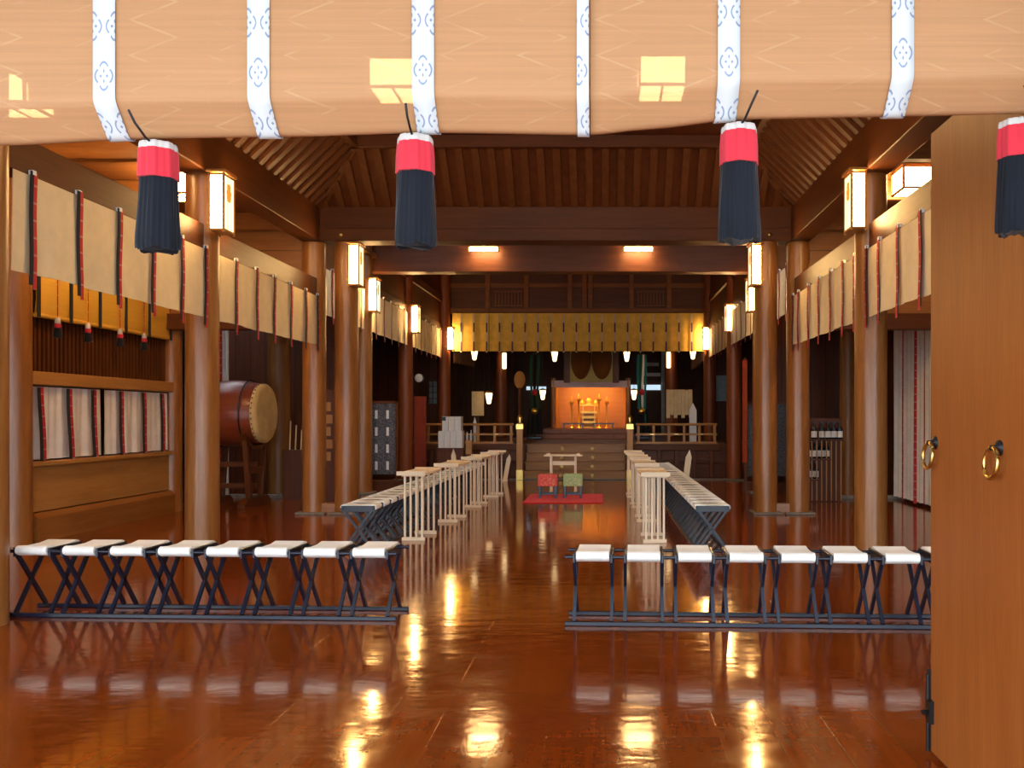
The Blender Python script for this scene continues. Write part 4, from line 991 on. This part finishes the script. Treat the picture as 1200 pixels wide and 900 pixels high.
blind(-3.1, rx(690.5), LB, [(-2.72, .062, .05), (-2.28, .062, 0), (-1.84, .062, .1), (rx(123), .062, .085), (rx(303.5), .062, .095), (rx(496), .062, .102), (rx(683), .034, .10)], 'peach bamboo blind rolled up over the left part of the entrance')
blind(rx(691.5), 2.9, RB, [(rx(854), .062, .125), (rx(1057.5), .062, .15), (1.31, .062, .2), (1.79, .062, .1), (2.27, .062, .0)], 'peach bamboo blind rolled up over the right part of the entrance')

# ------------------------------------------------------------------ entrance tassels
def tassel(px, ytop, ybot, label, hx, hz):
    d = 2.50; x = X(px, d); z = Z(ytop, 2.45) - .006; h = (ybot-ytop)*d/F; k = h/.302; seed = px
    p = thing('blind_tassel', (x, d, z), label, 'tassel', 'white red and navy tassels on the blinds')
    rm = lambda t, hh: 1 + .05*math.cos(t*7+seed) + .03*math.cos(t*17+seed+hh*9) + .015*math.cos(t*31)
    r = .050
    MB().lathe([(.03, .004), (r*.93, .002), (r*.98, -.006), (r, -.03)], (0, 0, 0), 'z', 72, rm).build('white_band', TW, p)
    MB().lathe([(r*1.0, -.018), (r*1.05, -.05), (r*1.07, -.1*k)], (0, 0, 0), 'z', 72, lambda t, hh: rm(t, hh)*(1.005)).build('red_band', TR, p)
    n = 72; mb = MB(); vs = []
    rows = 14
    for j in range(rows+1):
        for i in range(n):
            t_ = 2*PI*i/n; v = j/rows
            z1 = -.088*k + .010*math.sin(t_*3+seed); z2 = -h + .005*math.sin(t_*4+seed*2) + .003*math.sin(t_*13)
            rr = r*(1.0 + .17*v - .25*max(0, v-.9)*4*.5) * (1 + .05*math.cos(t_*7+seed+v) + .055*math.cos(t_*23+v*2) + .03*math.sin(t_*2+v*3+seed))
            vs.append((rr*math.cos(t_), rr*math.sin(t_)*.85, z1 + (z2-z1)*v))
    mb.add(vs, [(j*n+i, j*n+(i+1) % n, (j+1)*n+(i+1) % n, (j+1)*n+i) for j in range(rows) for i in range(n)], True)
    mb.add(vs[-n:], [tuple(range(n))])
    mb.build('navy_fringe', TN, p)
    zt_ = Z(hz, 2.40) - z; xt = X(hx, 2.40) - x
    MB().tube([(xt, -.102, zt_), (xt*.55, -.095, zt_*.5), (xt*.2, -.060, .004), (0, -.045, -.004)], .0035, 8).build('hook', IRON, p)
    return p
tassel(185.5, 161, 284, 'tassel hanging left of the big left lantern, first from the left', 151, 129)
tassel(487, 153, 279, 'tassel hanging from the middle of the left blind, second from the left', 475.5, 121)
tassel(866, 140, 273, 'tassel hanging from the right blind above the right double pillars', 888, 106)
tassel(1192, 134, 264, 'tassel hanging before the open door at the right edge', 1200, 100)

# ------------------------------------------------------------------ sky, camera, colour
w = bpy.data.worlds.new('sky'); bpy.context.scene.world = w; w.use_nodes = True
bg = w.node_tree.nodes['Background']; bg.inputs[0].default_value = (.80, .91, 1.0, 1); bg.inputs[1].default_value = 6.2
cam = bpy.data.cameras.new('camera'); co = bpy.data.objects.new('camera', cam); C.objects.link(co)
co.location = (0, 0, EYE); co.rotation_euler = (PI/2, 0, 0)
cam.sensor_width = 36; cam.lens = F / 1200 * 36; cam.shift_x = (600 - VX) / 1200; cam.shift_y = (VY - 450) / 1200
cam.clip_start = .05; cam.clip_end = 200
sc = bpy.context.scene; sc.camera = co
sc.view_settings.view_transform = 'Standard'; sc.view_settings.look = 'None'; sc.view_settings.gamma = 1; sc.view_settings.use_curve_mapping = False
sc.view_settings.exposure = 0.15
sc.cycles.use_denoising = True; sc.cycles.max_bounces = 8; sc.cycles.diffuse_bounces = 5; sc.cycles.sample_clamp_indirect = 8
